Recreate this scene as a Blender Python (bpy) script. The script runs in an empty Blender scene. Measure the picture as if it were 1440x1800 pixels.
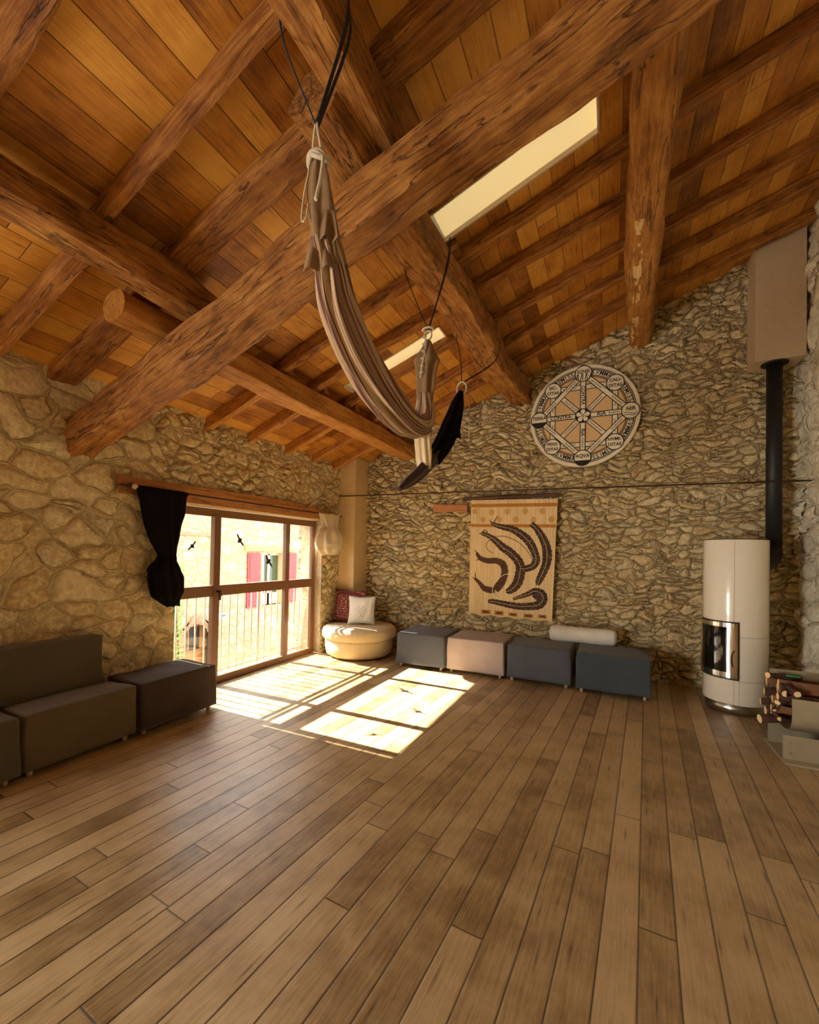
import bpy, bmesh, math, random
from mathutils import Vector, Matrix, noise
random.seed(7)
PI = math.pi
sc = bpy.context.scene
col = sc.collection

# ------------------------------------------------------------------ camera
cam_d = bpy.data.cameras.new('camera'); cam = bpy.data.objects.new('camera', cam_d); col.objects.link(cam)
R_ = Vector((0.904, 0.427, 0.019)).normalized()
F_ = Vector((-0.427, 0.904, 0.016)).normalized()
U_ = R_.cross(F_).normalized(); R_ = F_.cross(U_).normalized()
cam.matrix_world = Matrix(((R_.x, U_.x, -F_.x, 4.105), (R_.y, U_.y, -F_.y, -6.322), (R_.z, U_.z, -F_.z, 1.6), (0, 0, 0, 1)))
cam_d.sensor_fit = 'VERTICAL'; cam_d.sensor_height = 36.0
cam_d.lens = 745.79 / 1800 * 36.0
cam_d.shift_y = 60.0 / 1800
cam_d.clip_start = 0.05; cam_d.clip_end = 200
sc.camera = cam
# ------------------------------------------------------------------ light, world, exposure
sc.view_settings.view_transform = 'Standard'
sc.view_settings.look = 'None'
sc.view_settings.gamma = 1.0
sc.view_settings.use_curve_mapping = False
sc.view_settings.exposure = 2.15
w = bpy.data.worlds.new('daylight'); sc.world = w; w.use_nodes = True
bg = w.node_tree.nodes['Background']; bg.inputs[0].default_value = (0.90, 0.95, 1.0, 1); bg.inputs[1].default_value = 1.6
sd = bpy.data.lights.new('sun', 'SUN'); sd.energy = 12.5; sd.angle = math.radians(0.53); sd.color = (1.0, 0.92, 0.80)
sun = bpy.data.objects.new('sun', sd); col.objects.link(sun)
e_ = math.radians(34.3); sdir = Vector((math.cos(e_), 0.0, -math.sin(e_)))
sun.rotation_euler = sdir.to_track_quat('-Z', 'Y').to_euler(); sun.location = (-10, -2, 9)
def area(name, loc, target, sx, sy, power, color):
    d = bpy.data.lights.new(name, 'AREA'); d.shape = 'RECTANGLE'; d.size = sx; d.size_y = sy; d.spread = math.radians(110); d.energy = power; d.color = color
    o = bpy.data.objects.new(name, d); col.objects.link(o); o.location = loc
    o.rotation_euler = (Vector(target) - Vector(loc)).to_track_quat('-Z', 'Y').to_euler(); return o
# added fill lamp in an unseen opening of the left wall, behind the camera
area('added_fill_lamp', (-0.10, -8.15, 1.05), (6.0, -2.6, 1.5), 1.1, 1.6, 30, (1.0, 0.95, 0.86))

try:
    sc.cycles.use_denoising = True
    sc.cycles.max_bounces = 9; sc.cycles.diffuse_bounces = 5; sc.cycles.transparent_max_bounces = 12
    sc.cycles.caustics_reflective = False; sc.cycles.caustics_refractive = False
    sc.cycles.sample_clamp_indirect = 8.0
except Exception:
    pass

# ------------------------------------------------------------------ materials
class NT:
    def __init__(s, name):
        s.m = bpy.data.materials.new(name); s.m.use_nodes = True; s.t = s.m.node_tree; s.n = s.t.nodes; s.l = s.t.links
        s.b = s.n['Principled BSDF']; s.out = s.n['Material Output']; s.tc = None
    def new(s, k, **kw):
        n = s.n.new(k)
        for a, v in kw.items(): setattr(n, a, v)
        return n
    def link(s, a, b): s.l.new(a, b)
    def coord(s, kind='Object'):
        if s.tc is None: s.tc = s.new('ShaderNodeTexCoord')
        return s.tc.outputs[kind]
    def mapping(s, src, scale=(1, 1, 1), rot=(0, 0, 0), loc=(0, 0, 0)):
        m = s.new('ShaderNodeMapping'); m.inputs['Scale'].default_value = scale; m.inputs['Rotation'].default_value = rot; m.inputs['Location'].default_value = loc
        s.link(src, m.inputs[0]); return m.outputs[0]
    def noise(s, src, scale=5, detail=4, rough=0.55, dist=0.0):
        n = s.new('ShaderNodeTexNoise'); n.inputs['Scale'].default_value = scale; n.inputs['Detail'].default_value = detail
        n.inputs['Roughness'].default_value = rough; n.inputs['Distortion'].default_value = dist
        if src is not None: s.link(src, n.inputs['Vector'])
        return n
    def ramp(s, src, stops, interp='LINEAR'):
        r = s.new('ShaderNodeValToRGB'); r.color_ramp.interpolation = interp
        els = r.color_ramp.elements
        while len(els) < len(stops): els.new(0.5)
        for e, (p, c) in zip(els, stops):
            e.position = p; e.color = (c[0], c[1], c[2], 1) if hasattr(c, '__len__') else (c, c, c, 1)
        s.link(src, r.inputs[0]); return r.outputs[0]
    def math(s, op, a, b=None, c=None):
        n = s.new('ShaderNodeMath', operation=op)
        for i, v in enumerate((a, b, c)):
            if v is None: continue
            if isinstance(v, (int, float)): n.inputs[i].default_value = v
            else: s.link(v, n.inputs[i])
        return n.outputs[0]
    def mix(s, f, a, b, mode='MIX'):
        n = s.new('ShaderNodeMix', data_type='RGBA', blend_type=mode)
        for i, v in ((0, f), (6, a), (7, b)):
            if isinstance(v, (int, float)): n.inputs[i].default_value = v
            elif isinstance(v, tuple): n.inputs[i].default_value = (v[0], v[1], v[2], 1)
            else: s.link(v, n.inputs[i])
        return n.outputs[2]
    def bump(s, h, strength=0.5, dist=0.02, prev=None):
        b = s.new('ShaderNodeBump'); b.inputs['Strength'].default_value = strength; b.inputs['Distance'].default_value = dist
        s.link(h, b.inputs['Height'])
        if prev is not None: s.link(prev, b.inputs['Normal'])
        s.link(b.outputs[0], s.b.inputs['Normal']); return b.outputs[0]
    def base(s, v):
        if isinstance(v, tuple): s.b.inputs['Base Color'].default_value = (v[0], v[1], v[2], 1)
        else: s.link(v, s.b.inputs['Base Color'])
    def set(s, **kw):
        for k, v in kw.items(): s.b.inputs[k.replace('_', ' ')].default_value = v

def plain(name, c, rough=0.6, metallic=0.0, bump=0.0, bscale=60, var=0.12, **kw):
    t = NT(name); n = t.noise(t.coord(), bscale * 0.3, 3)
    t.base(t.mix(n.outputs[0], tuple(x * (1 - var) for x in c), tuple(min(1, x * (1 + var)) for x in c)))
    t.set(Roughness=rough, Metallic=metallic)
    for k, v in kw.items(): t.b.inputs[k].default_value = v
    if bump: t.bump(t.noise(t.coord(), bscale, 4).outputs[0], bump, 0.01)
    return t.m

def stone_mat(name, scale, mortar, cols, disp=0.03, big=None, rough_amt=1.0):
    t = NT(name); P = t.coord()
    wn = t.noise(P, 2.3, 2, 0.5)
    sub = t.new('ShaderNodeVectorMath', operation='SUBTRACT'); t.link(wn.outputs[1], sub.inputs[0]); sub.inputs[1].default_value = (0.5, 0.5, 0.5)
    sca = t.new('ShaderNodeVectorMath', operation='SCALE'); t.link(sub.outputs[0], sca.inputs[0]); sca.inputs['Scale'].default_value = 0.34
    add = t.new('ShaderNodeVectorMath', operation='ADD'); t.link(P, add.inputs[0]); t.link(sca.outputs[0], add.inputs[1])
    def layer(s3):
        mp = t.mapping(add.outputs[0], scale=s3)
        v1 = t.new('ShaderNodeTexVoronoi', feature='DISTANCE_TO_EDGE'); v1.inputs['Scale'].default_value = 1.0; t.link(mp, v1.inputs['Vector'])
        v2 = t.new('ShaderNodeTexVoronoi', feature='F1'); v2.inputs['Scale'].default_value = 1.0; t.link(mp, v2.inputs['Vector'])
        for v in (v1, v2): v.inputs['Randomness'].default_value = 1.0
        return v1.outputs['Distance'], v2.outputs['Color']
    d, c = layer(scale)
    if big:
        d2, c2 = layer(big[0])
        sep = t.new('ShaderNodeSeparateXYZ'); t.link(P, sep.inputs[0])
        f = t.math('LESS_THAN', t.math('ADD', sep.outputs[1], t.math('MULTIPLY', sep.outputs[2], 0.25)), big[1])
        f = t.math('MULTIPLY', f, 1.0)
        md = t.new('ShaderNodeMix', data_type='FLOAT'); t.link(f, md.inputs[0]); t.link(d, md.inputs[2]); t.link(d2, md.inputs[3]); d = md.outputs[0]
        c = t.mix(f, c, c2)
    sepc = t.new('ShaderNodeSeparateColor'); t.link(c, sepc.inputs[0])
    rnd = sepc.outputs[0]
    fine = t.noise(P, 22, 6, 0.65)
    mid = t.noise(P, 7, 4, 0.6)
    stone = t.ramp(rnd, [(i / (len(cols) - 1), cc) for i, cc in enumerate(cols)])
    stone = t.mix(t.math('MULTIPLY', mid.outputs[0], 0.55), stone, tuple(x * 0.55 for x in cols[1]))
    stone = t.mix(t.ramp(fine.outputs[0], [(0.42, 0.0), (0.62, 0.55)]), stone, tuple(min(1, x * 1.35) for x in cols[0]))
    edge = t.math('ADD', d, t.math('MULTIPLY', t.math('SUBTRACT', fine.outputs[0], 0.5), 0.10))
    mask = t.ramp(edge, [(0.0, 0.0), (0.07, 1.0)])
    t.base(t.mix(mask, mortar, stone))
    t.set(Roughness=0.92)
    t.b.inputs['Specular IOR Level'].default_value = 0.2
    prof = t.ramp(edge, [(0.02, 0.25), (0.045, 0.0), (0.09, 0.60), (0.3, 1.0)])
    tilt = t.math('MULTIPLY', sepc.outputs[1], 0.8)
    h = t.math('MULTIPLY', prof, t.math('ADD', 0.55, tilt))
    h = t.math('ADD', h, t.math('MULTIPLY', mid.outputs[0], 0.55 * rough_amt))
    h = t.math('ADD', h, t.math('MULTIPLY', fine.outputs[0], 0.30 * rough_amt))
    dn = t.new('ShaderNodeDisplacement'); dn.inputs['Scale'].default_value = disp; dn.inputs['Midlevel'].default_value = 0.9
    t.link(h, dn.inputs['Height']); t.link(dn.outputs[0], t.out.inputs['Displacement'])
    t.m.displacement_method = 'BOTH'
    return t.m

def wood_mat(name, dark, mid, light, axis='y', rough=0.6, bump=0.4, knots=True, scl=1.0):
    t = NT(name); P = t.coord()
    s = [26 * scl] * 3; s['xyz'.index(axis)] = 2.4 * scl
    info = t.new('ShaderNodeObjectInfo')
    off = t.new('ShaderNodeCombineXYZ')
    for i in range(3): t.link(t.math('MULTIPLY', info.outputs['Random'], 37.0 + 11 * i), off.inputs[i])
    add = t.new('ShaderNodeVectorMath', operation='ADD'); t.link(P, add.inputs[0]); t.link(off.outputs[0], add.inputs[1])
    mp = t.mapping(add.outputs[0], scale=tuple(s))
    g = t.noise(mp, 1.6, 7, 0.68, 0.5)
    blot = t.noise(add.outputs[0], 4.5, 5, 0.6)
    v = t.math('ADD', t.math('MULTIPLY', g.outputs[0], 0.60), t.math('MULTIPLY', blot.outputs[0], 0.40))
    c = t.ramp(v, [(0.33, dark), (0.47, mid), (0.62, light)])
    s3 = [9.0] * 3; s3['xyz'.index(axis)] = 0.9
    ck = t.noise(t.mapping(add.outputs[0], scale=tuple(s3)), 1.0, 5, 0.55, 0.3)
    crack = t.ramp(t.math('ABSOLUTE', t.math('SUBTRACT', ck.outputs[0], 0.5)), [(0.0, 1.0), (0.012, 0.0)])
    c = t.mix(t.math('MULTIPLY', crack, 0.75), c, tuple(x * 0.25 for x in dark))
    if knots:
        s2 = [6.0] * 3; s2['xyz'.index(axis)] = 2.2
        k = t.new('ShaderNodeTexVoronoi', feature='F1'); k.inputs['Scale'].default_value = 1.0; t.link(t.mapping(add.outputs[0], scale=tuple(s2)), k.inputs['Vector'])
        c = t.mix(t.ramp(k.outputs['Distance'], [(0.03, 0.7), (0.08, 0.0)]), c, tuple(x * 0.35 for x in dark))
    t.base(c); t.set(Roughness=rough)
    hh = t.math('SUBTRACT', t.math('ADD', t.math('MULTIPLY', g.outputs[0], 0.6), t.math('MULTIPLY', blot.outputs[0], 0.8)), t.math('MULTIPLY', crack, 0.5))
    t.bump(hh, bump, 0.03)
    return t.m

def board_mat(name, along, across, origin_u, width, length, dark, mid, light, rough, seam, bump=0.3, coat=0.0, tintvar=0.55):
    """planks: along / across are unit directions in object space"""
    t = NT(name); P = t.coord()
    def dot(v):
        n = t.new('ShaderNodeVectorMath', operation='DOT_PRODUCT'); t.link(P, n.inputs[0]); n.inputs[1].default_value = v; return n.outputs['Value']
    u = t.math('DIVIDE', t.math('SUBTRACT', dot(across), origin_u), width)
    row = t.math('FLOOR', u); fu = t.math('FRACT', u)
    wn = t.new('ShaderNodeTexWhiteNoise', noise_dimensions='1D'); t.link(row, wn.inputs['W'])
    v = t.math('ADD', t.math('DIVIDE', dot(along), length), t.math('MULTIPLY', wn.outputs['Value'], 7.3))
    cl = t.math('FLOOR', v); fv = t.math('FRACT', v)
    comb = t.new('ShaderNodeCombineXYZ'); t.link(row, comb.inputs[0]); t.link(cl, comb.inputs[1])
    wn2 = t.new('ShaderNodeTexWhiteNoise', noise_dimensions='2D'); t.link(comb.outputs[0], wn2.inputs['Vector'])
    rnd = wn2.outputs['Value']
    du = t.math('MULTIPLY', t.math('MINIMUM', fu, t.math('SUBTRACT', 1.0, fu)), width)
    dv = t.math('MULTIPLY', t.math('MINIMUM', fv, t.math('SUBTRACT', 1.0, fv)), length)
    dd = t.math('MINIMUM', du, dv)
    gap = t.ramp(dd, [(seam * 0.5, 1.0), (seam * 1.1, 0.0)])
    # grain coordinates
    gc = t.new('ShaderNodeCombineXYZ')
    t.link(t.math('MULTIPLY', u, 3.6 * width / 0.14), gc.inputs[0])
    t.link(t.math('ADD', t.math('MULTIPLY', v, length * 1.3), t.math('MULTIPLY', rnd, 91.0)), gc.inputs[1])
    t.link(t.math('MULTIPLY', rnd, 53.0), gc.inputs[2])
    g = t.noise(gc.outputs[0], 3.0, 6, 0.62, 1.2)
    g2 = t.noise(t.mapping(gc.outputs[0], scale=(1, 0.18, 1)), 22.0, 3, 0.6)
    blot = t.noise(P, 3.2, 5, 0.62)
    val = t.math('ADD', t.math('ADD', t.math('MULTIPLY', g.outputs[0], 0.30), t.math('MULTIPLY', blot.outputs[0], 0.42)), t.math('ADD', t.math('MULTIPLY', g2.outputs[0], 0.22), t.math('MULTIPLY', t.math('SUBTRACT', rnd, 0.5), tintvar * 0.28)))
    c = t.ramp(val, [(0.33, dark), (0.46, mid), (0.60, light)])
    kv = t.new('ShaderNodeTexVoronoi', feature='F1'); kv.inputs['Scale'].default_value = 1.0
    t.link(t.mapping(gc.outputs[0], scale=(0.9, 1.7, 1.0)), kv.inputs['Vector'])
    c = t.mix(t.ramp(kv.outputs['Distance'], [(0.03, 0.9), (0.10, 0.35), (0.22, 0.0)]), c, tuple(x * 0.4 for x in dark))
    c = t.mix(gap, c, tuple(x * 0.10 for x in dark))
    t.base(c)
    t.link(t.math('ADD', rough - 0.08, t.math('MULTIPLY', g.outputs[0], 0.2)), t.b.inputs['Roughness'])
    if coat: t.b.inputs['Coat Weight'].default_value = coat; t.b.inputs['Coat Roughness'].default_value = 0.3
    h = t.math('SUBTRACT', t.math('MULTIPLY', g2.outputs[0], 0.15), t.math('MULTIPLY', gap, 1.0))
    t.bump(h, bump, 0.008)
    return t.m

def fabric_mat(name, c, rough=0.95, weave=420, bump=0.25, var=0.15, sheen=0.2):
    t = NT(name); P = t.coord()
    n = t.noise(P, 3.0, 4); f = t.noise(P, weave, 2)
    v = t.math('ADD', t.math('MULTIPLY', n.outputs[0], 0.5), t.math('MULTIPLY', f.outputs[0], 0.5))
    t.base(t.ramp(v, [(0.35, tuple(x * (1 - var) for x in c)), (0.65, tuple(min(1, x * (1 + var)) for x in c))]))
    t.set(Roughness=rough); t.b.inputs['Sheen Weight'].default_value = sheen
    cr = t.noise(P, 9.0, 3, 0.5, 0.8)
    t.bump(t.math('ADD', t.math('MULTIPLY', f.outputs[0], 0.12), cr.outputs[0]), bump, 0.02)
    return t.m

ochre = [(0.88, 0.70, 0.41), (0.62, 0.45, 0.23), (0.80, 0.63, 0.37), (0.64, 0.53, 0.35), (0.92, 0.78, 0.52), (0.70, 0.46, 0.21)]
M = {}
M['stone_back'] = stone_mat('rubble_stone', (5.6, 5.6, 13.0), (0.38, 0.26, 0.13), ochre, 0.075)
M['stone_left'] = stone_mat('rubble_stone_blocks', (5.8, 5.8, 10.5), (0.60, 0.47, 0.26), ochre, 0.045, big=((3.2, 3.2, 5.2), -2.9))
M['stone_ashlar'] = stone_mat('ashlar_stone', (1.2, 1.2, 2.6), (0.5, 0.40, 0.25), [(0.62, 0.52, 0.35), (0.56, 0.45, 0.28), (0.6, 0.5, 0.33)], 0.012)
M['stone_right'] = stone_mat('limewashed_stone', (3.0, 3.0, 4.0), (0.74, 0.64, 0.44), [(0.92, 0.84, 0.62), (0.84, 0.76, 0.55), (0.90, 0.80, 0.58)], 0.07)
M['stone_out'] = stone_mat('street_facade_stone', (2.2, 2.2, 3.2), (0.24, 0.19, 0.10), [(0.46, 0.39, 0.22), (0.33, 0.25, 0.12), (0.42, 0.35, 0.21), (0.38, 0.23, 0.13)], 0.03)
M['stone_out'].displacement_method = 'BUMP'
M['plaster'] = plain('cream_plaster', (0.74, 0.56, 0.31), 0.9, bump=0.15, bscale=25)
M['plaster_box'] = plain('flue_plaster', (0.56, 0.42, 0.26), 0.95, bump=0.25, bscale=90)
BD, BM_, BL = (0.20, 0.060, 0.006), (0.52, 0.205, 0.023), (0.74, 0.37, 0.062)
M['beam'] = wood_mat('hewn_oak_beam', (0.11, 0.032, 0.004), (0.33, 0.120, 0.017), (0.58, 0.27, 0.055), 'y', 0.65, 0.8)
M['planed_lit'] = wood_mat('planed_lit_beam_wood', (0.26, 0.085, 0.012), (0.50, 0.205, 0.035), (0.66, 0.33, 0.08), 'y', 0.55, 0.3, scl=0.8)  # smooth planed wood; bounce from the sunlit floor put into its lighter tone
M['dark_wood'] = wood_mat('dark_pole_wood', (0.03, 0.010, 0.004), (0.08, 0.028, 0.010), (0.12, 0.045, 0.016), 'y')
M['rafter'] = wood_mat('rafter_wood', (0.11, 0.030, 0.004), (0.33, 0.115, 0.015), (0.56, 0.255, 0.05), 'y', 0.65, 0.7)
M['beam_flaked'] = wood_mat('flaked_beam_wood', (0.16, 0.050, 0.007), (0.40, 0.155, 0.024), (0.62, 0.30, 0.065), 'y', 0.65, 0.7)
def flake(m):
    nt = m.node_tree; b = nt.nodes['Principled BSDF']; src = b.inputs['Base Color'].links[0].from_socket
    tc = nt.nodes.new('ShaderNodeTexCoord'); sp = nt.nodes.new('ShaderNodeSeparateXYZ'); nt.links.new(tc.outputs['Object'], sp.inputs[0])
    mp = nt.nodes.new('ShaderNodeMapping'); mp.inputs['Scale'].default_value = (14, 5, 14); nt.links.new(tc.outputs['Object'], mp.inputs[0])
    n = nt.nodes.new('ShaderNodeTexNoise'); n.inputs['Scale'].default_value = 1.0; n.inputs['Detail'].default_value = 4; nt.links.new(mp.outputs[0], n.inputs[0])
    def mth(op, a, c):
        q = nt.nodes.new('ShaderNodeMath'); q.operation = op
        for i, v in enumerate((a, c)):
            if isinstance(v, (int, float)): q.inputs[i].default_value = v
            else: nt.links.new(v, q.inputs[i])
        return q.outputs[0]
    f = mth('MULTIPLY', mth('GREATER_THAN', n.outputs[0], 0.52), mth('MULTIPLY', mth('GREATER_THAN', sp.outputs[1], 2.0), mth('LESS_THAN', mth('ABSOLUTE', mth('ADD', sp.outputs[0], 0.05), 0), 0.035)))
    mx = nt.nodes.new('ShaderNodeMix'); mx.data_type = 'RGBA'; nt.links.new(f, mx.inputs[0]); nt.links.new(src, mx.inputs[6]); mx.inputs[7].default_value = (0.80, 0.55, 0.24, 1)
    nt.links.new(mx.outputs[2], b.inputs['Base Color'])
flake(M['beam_flaked'])
M['lintel'] = wood_mat('lintel_wood', (0.30, 0.10, 0.03), (0.50, 0.21, 0.06), (0.60, 0.28, 0.09), 'y', 0.5, 0.3)
M['frame'] = plain('brown_window_frame', (0.20, 0.095, 0.045), 0.4)
th = math.atan(0.385)
M['boards'] = board_mat('ceiling_boards', (0, 1, 0), (math.cos(th), 0, math.sin(th)), 0.05, 0.172, 1.83, BD, BM_, BL, 0.5, 0.0035, bump=0.5, tintvar=0.9)
ph = -0.06766
M['floor'] = board_mat('floor_planks', (-math.sin(ph), math.cos(ph), 0), (math.cos(ph), math.sin(ph), 0),
                       4.105 * math.cos(ph) - 6.322 * math.sin(ph) - 0.9379 * 1.0667, 0.13215 * 1.0667, 1.75,
                       (0.20, 0.122, 0.048), (0.43, 0.300, 0.145), (0.62, 0.465, 0.26), 0.34, 0.0040, bump=0.5, coat=0.35, tintvar=0.75)
M['fab_grey'] = fabric_mat('slate_grey_fabric', (0.075, 0.085, 0.11))
M['fab_teal'] = fabric_mat('dark_blue_grey_fabric', (0.050, 0.068, 0.085))
M['fab_lilac'] = fabric_mat('pale_grey_fabric', (0.42, 0.35, 0.34))
M['fab_taupe'] = fabric_mat('taupe_fabric', (0.125, 0.092, 0.050))
M['fab_olive'] = fabric_mat('grey_olive_fabric', (0.095, 0.078, 0.046))
M['fab_dark'] = fabric_mat('charcoal_brown_fabric', (0.040, 0.022, 0.017))
M['fab_black'] = fabric_mat('black_fabric', (0.008, 0.006, 0.006), sheen=0.0)
M['fab_black'].node_tree.nodes['Principled BSDF'].inputs['Specular IOR Level'].default_value = 0.05
M['fab_cream'] = fabric_mat('cream_fabric', (0.80, 0.70, 0.52), bump=0.5)
M['fab_white'] = fabric_mat('white_fabric', (0.80, 0.78, 0.70), bump=0.5)
M['fab_beige'] = fabric_mat('beige_cloth', (0.26, 0.15, 0.06), bump=0.4)
M['fab_tail'] = fabric_mat('light_beige_cloth', (0.75, 0.58, 0.33), bump=0.4)
M['foot'] = plain('pale_beech', (0.62, 0.42, 0.24), 0.4)
M['rope'] = plain('cotton_rope', (0.70, 0.60, 0.42), 0.9, bump=0.6, bscale=300)
M['strap'] = plain('black_webbing', (0.012, 0.010, 0.012), 0.8)
M['strap_blue'] = plain('blue_webbing', (0.010, 0.045, 0.11), 0.8)
M['steel'] = plain('brushed_steel', (0.55, 0.54, 0.50), 0.32, 1.0)
M['steel_rack'] = plain('dull_steel_sheet', (0.50, 0.45, 0.32), 0.42, 0.6)
M['chrome'] = plain('polished_steel', (0.75, 0.74, 0.70), 0.16, 1.0)
M['black_metal'] = plain('black_metal', (0.012, 0.010, 0.010), 0.55)
M['dark_iron'] = plain('dark_iron_rod', (0.05, 0.018, 0.012), 0.5)
M['ceramic'] = plain('cream_ceramic', (0.88, 0.83, 0.69), 0.22, var=0.03)
M['ceramic'].node_tree.nodes['Principled BSDF'].inputs['Coat Weight'].default_value = 0.6
M['joint'] = plain('dark_joint', (0.10, 0.08, 0.06), 0.7)
M['fireglass'] = plain('fire_door_glass', (0.010, 0.008, 0.006), 0.04)
M['bark'] = plain('log_bark', (0.075, 0.030, 0.018), 0.9, bump=0.9, bscale=50, var=0.5)
M['logwood'] = plain('split_log_wood', (0.85, 0.62, 0.34), 0.8, bump=0.3, bscale=60)
M['logred'] = plain('split_log_face', (0.20, 0.085, 0.035), 0.85, bump=0.7, bscale=60, var=0.5)
M['white_paint'] = plain('cream_print', (0.95, 0.84, 0.62), 0.7)
M['disc_tan'] = plain('tan_print', (0.80, 0.54, 0.26), 0.7, var=0.05)
M['ink'] = plain('dark_print_ink', (0.022, 0.012, 0.014), 0.8)
M['red_paint'] = plain('red_shutter_paint', (0.26, 0.025, 0.02), 0.5)
M['brick'] = plain('red_brick_arch', (0.42, 0.17, 0.09), 0.9, bump=0.5, bscale=30, var=0.3)
M['white_metal'] = plain('pale_painted_metal', (0.62, 0.50, 0.38), 0.4)
M['ledge'] = plain('white_stone_sill', (0.85, 0.80, 0.70), 0.8)
M['green'] = plain('green_leaves', (0.16, 0.30, 0.05), 0.7, var=0.4)
M['green_tape'] = plain('green_tape', (0.03, 0.35, 0.06), 0.5)
M['ground'] = plain('street_paving', (0.55, 0.46, 0.34), 0.9, bump=0.3, bscale=8)
M['curtain_pole'] = plain('pale_wood_pole', (0.66, 0.42, 0.22), 0.45)
M['tile_roof'] = plain('clay_roof', (0.45, 0.20, 0.10), 0.9)

def glass():
    t = NT('window_glass'); t.n.remove(t.b)
    tr = t.new('ShaderNodeBsdfTransparent'); gl = t.new('ShaderNodeBsdfGlossy'); gl.inputs['Roughness'].default_value = 0.02
    lw = t.new('ShaderNodeLayerWeight'); lw.inputs[0].default_value = 0.5
    fac = t.math('ADD', 0.05, t.math('MULTIPLY', t.math('POWER', lw.outputs['Facing'], 5.0), 0.9))
    mx = t.new('ShaderNodeMixShader'); t.link(fac, mx.inputs[0]); t.link(tr.outputs[0], mx.inputs[1]); t.link(gl.outputs[0], mx.inputs[2])
    t.link(mx.outputs[0], t.out.inputs[0]); return t.m
M['glass'] = glass()
def blind():
    t = NT('skylight_blind_fabric'); t.n.remove(t.b)
    a = t.new('ShaderNodeBsdfTranslucent'); a.inputs[0].default_value = (0.48, 0.43, 0.31, 1)
    b = t.new('ShaderNodeBsdfDiffuse'); b.inputs[0].default_value = (0.80, 0.74, 0.58, 1)
    mx = t.new('ShaderNodeMixShader'); mx.inputs[0].default_value = 0.65
    t.link(a.outputs[0], mx.inputs[1]); t.link(b.outputs[0], mx.inputs[2]); t.link(mx.outputs[0], t.out.inputs[0]); return t.m
M['blind'] = blind()
def striped():
    t = NT('striped_hammock_cloth'); uv = t.coord('UV')
    sp = t.new('ShaderNodeSeparateXYZ'); t.link(uv, sp.inputs[0])
    u = t.math('FRACT', t.math('MULTIPLY', sp.outputs[0], 5.0))
    P, Dk, L, Cc = (0.17, 0.065, 0.060), (0.07, 0.025, 0.025), (0.55, 0.38, 0.21), (0.38, 0.235, 0.125)
    c = t.ramp(u, [(0.0, L), (0.16, Dk), (0.20, L), (0.26, P), (0.34, Cc), (0.50, Dk), (0.53, Cc), (0.60, P), (0.70, L), (0.86, P), (0.90, Cc)], 'CONSTANT')
    t.base(t.mix(t.noise(t.coord(), 200).outputs[0], c, t.mix(0.25, c, (0.2, 0.12, 0.08)))); t.set(Roughness=0.95)
    t.bump(t.noise(t.coord(), 300, 2).outputs[0], 0.2, 0.005); return t.m
M['striped'] = striped()
def kilim():
    t = NT('red_kilim_weave'); P = t.coord()
    n = t.new('ShaderNodeTexVoronoi', feature='F1', distance='CHEBYCHEV'); n.inputs['Scale'].default_value = 12; n.inputs['Randomness'].default_value = 0.0; t.link(P, n.inputs['Vector'])
    n2 = t.new('ShaderNodeTexVoronoi', feature='F1', distance='MANHATTAN'); n2.inputs['Scale'].default_value = 24; n2.inputs['Randomness'].default_value = 0.35; t.link(P, n2.inputs['Vector'])
    a = t.ramp(n.outputs['Distance'], [(0.0, (0.42, 0.09, 0.02)), (0.18, (0.12, 0.014, 0.010)), (0.30, (0.75, 0.60, 0.45)), (0.40, (0.20, 0.025, 0.015))], 'CONSTANT')
    b = t.ramp(n2.outputs['Distance'], [(0.42, 0.0), (0.5, 0.85)])
    t.base(t.mix(b, a, (0.13, 0.016, 0.014))); t.set(Roughness=1.0); t.bump(n2.outputs['Distance'], 0.3, 0.01); return t.m
M['kilim'] = kilim()
def tapestry_cloth():
    t = NT('undyed_tapestry_cloth'); P = t.coord()
    sp = t.new('ShaderNodeSeparateXYZ'); t.link(P, sp.inputs[0])
    st = t.noise(t.mapping(P, scale=(60, 1, 1.5)), 1.0, 3)
    c = t.ramp(st.outputs[0], [(0.35, (0.70, 0.50, 0.24)), (0.6, (0.86, 0.70, 0.42))])
    t.base(c); t.set(Roughness=0.95); t.bump(t.noise(P, 250, 2).outputs[0], 0.2, 0.003); return t.m
M['tap'] = tapestry_cloth()
M['tap_band'] = plain('ochre_band_weave', (0.52, 0.22, 0.03), 0.9, var=0.25)
M['tap_dot'] = plain('ochre_dot_print', (0.66, 0.40, 0.13), 0.95, var=0.08)
def scales():
    t = NT('scaled_creature_print'); P = t.coord()
    v = t.new('ShaderNodeTexVoronoi', feature='DISTANCE_TO_EDGE'); v.inputs['Scale'].default_value = 34; t.link(P, v.inputs['Vector'])
    t.base(t.ramp(v.outputs['Distance'], [(0.02, (0.36, 0.25, 0.16)), (0.05, (0.022, 0.009, 0.012))])); t.set(Roughness=0.95); return t.m
M['scales'] = scales()
M['scale_brown'] = plain('brown_creature_print', (0.10, 0.05, 0.035), 0.95, var=0.5)

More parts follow.
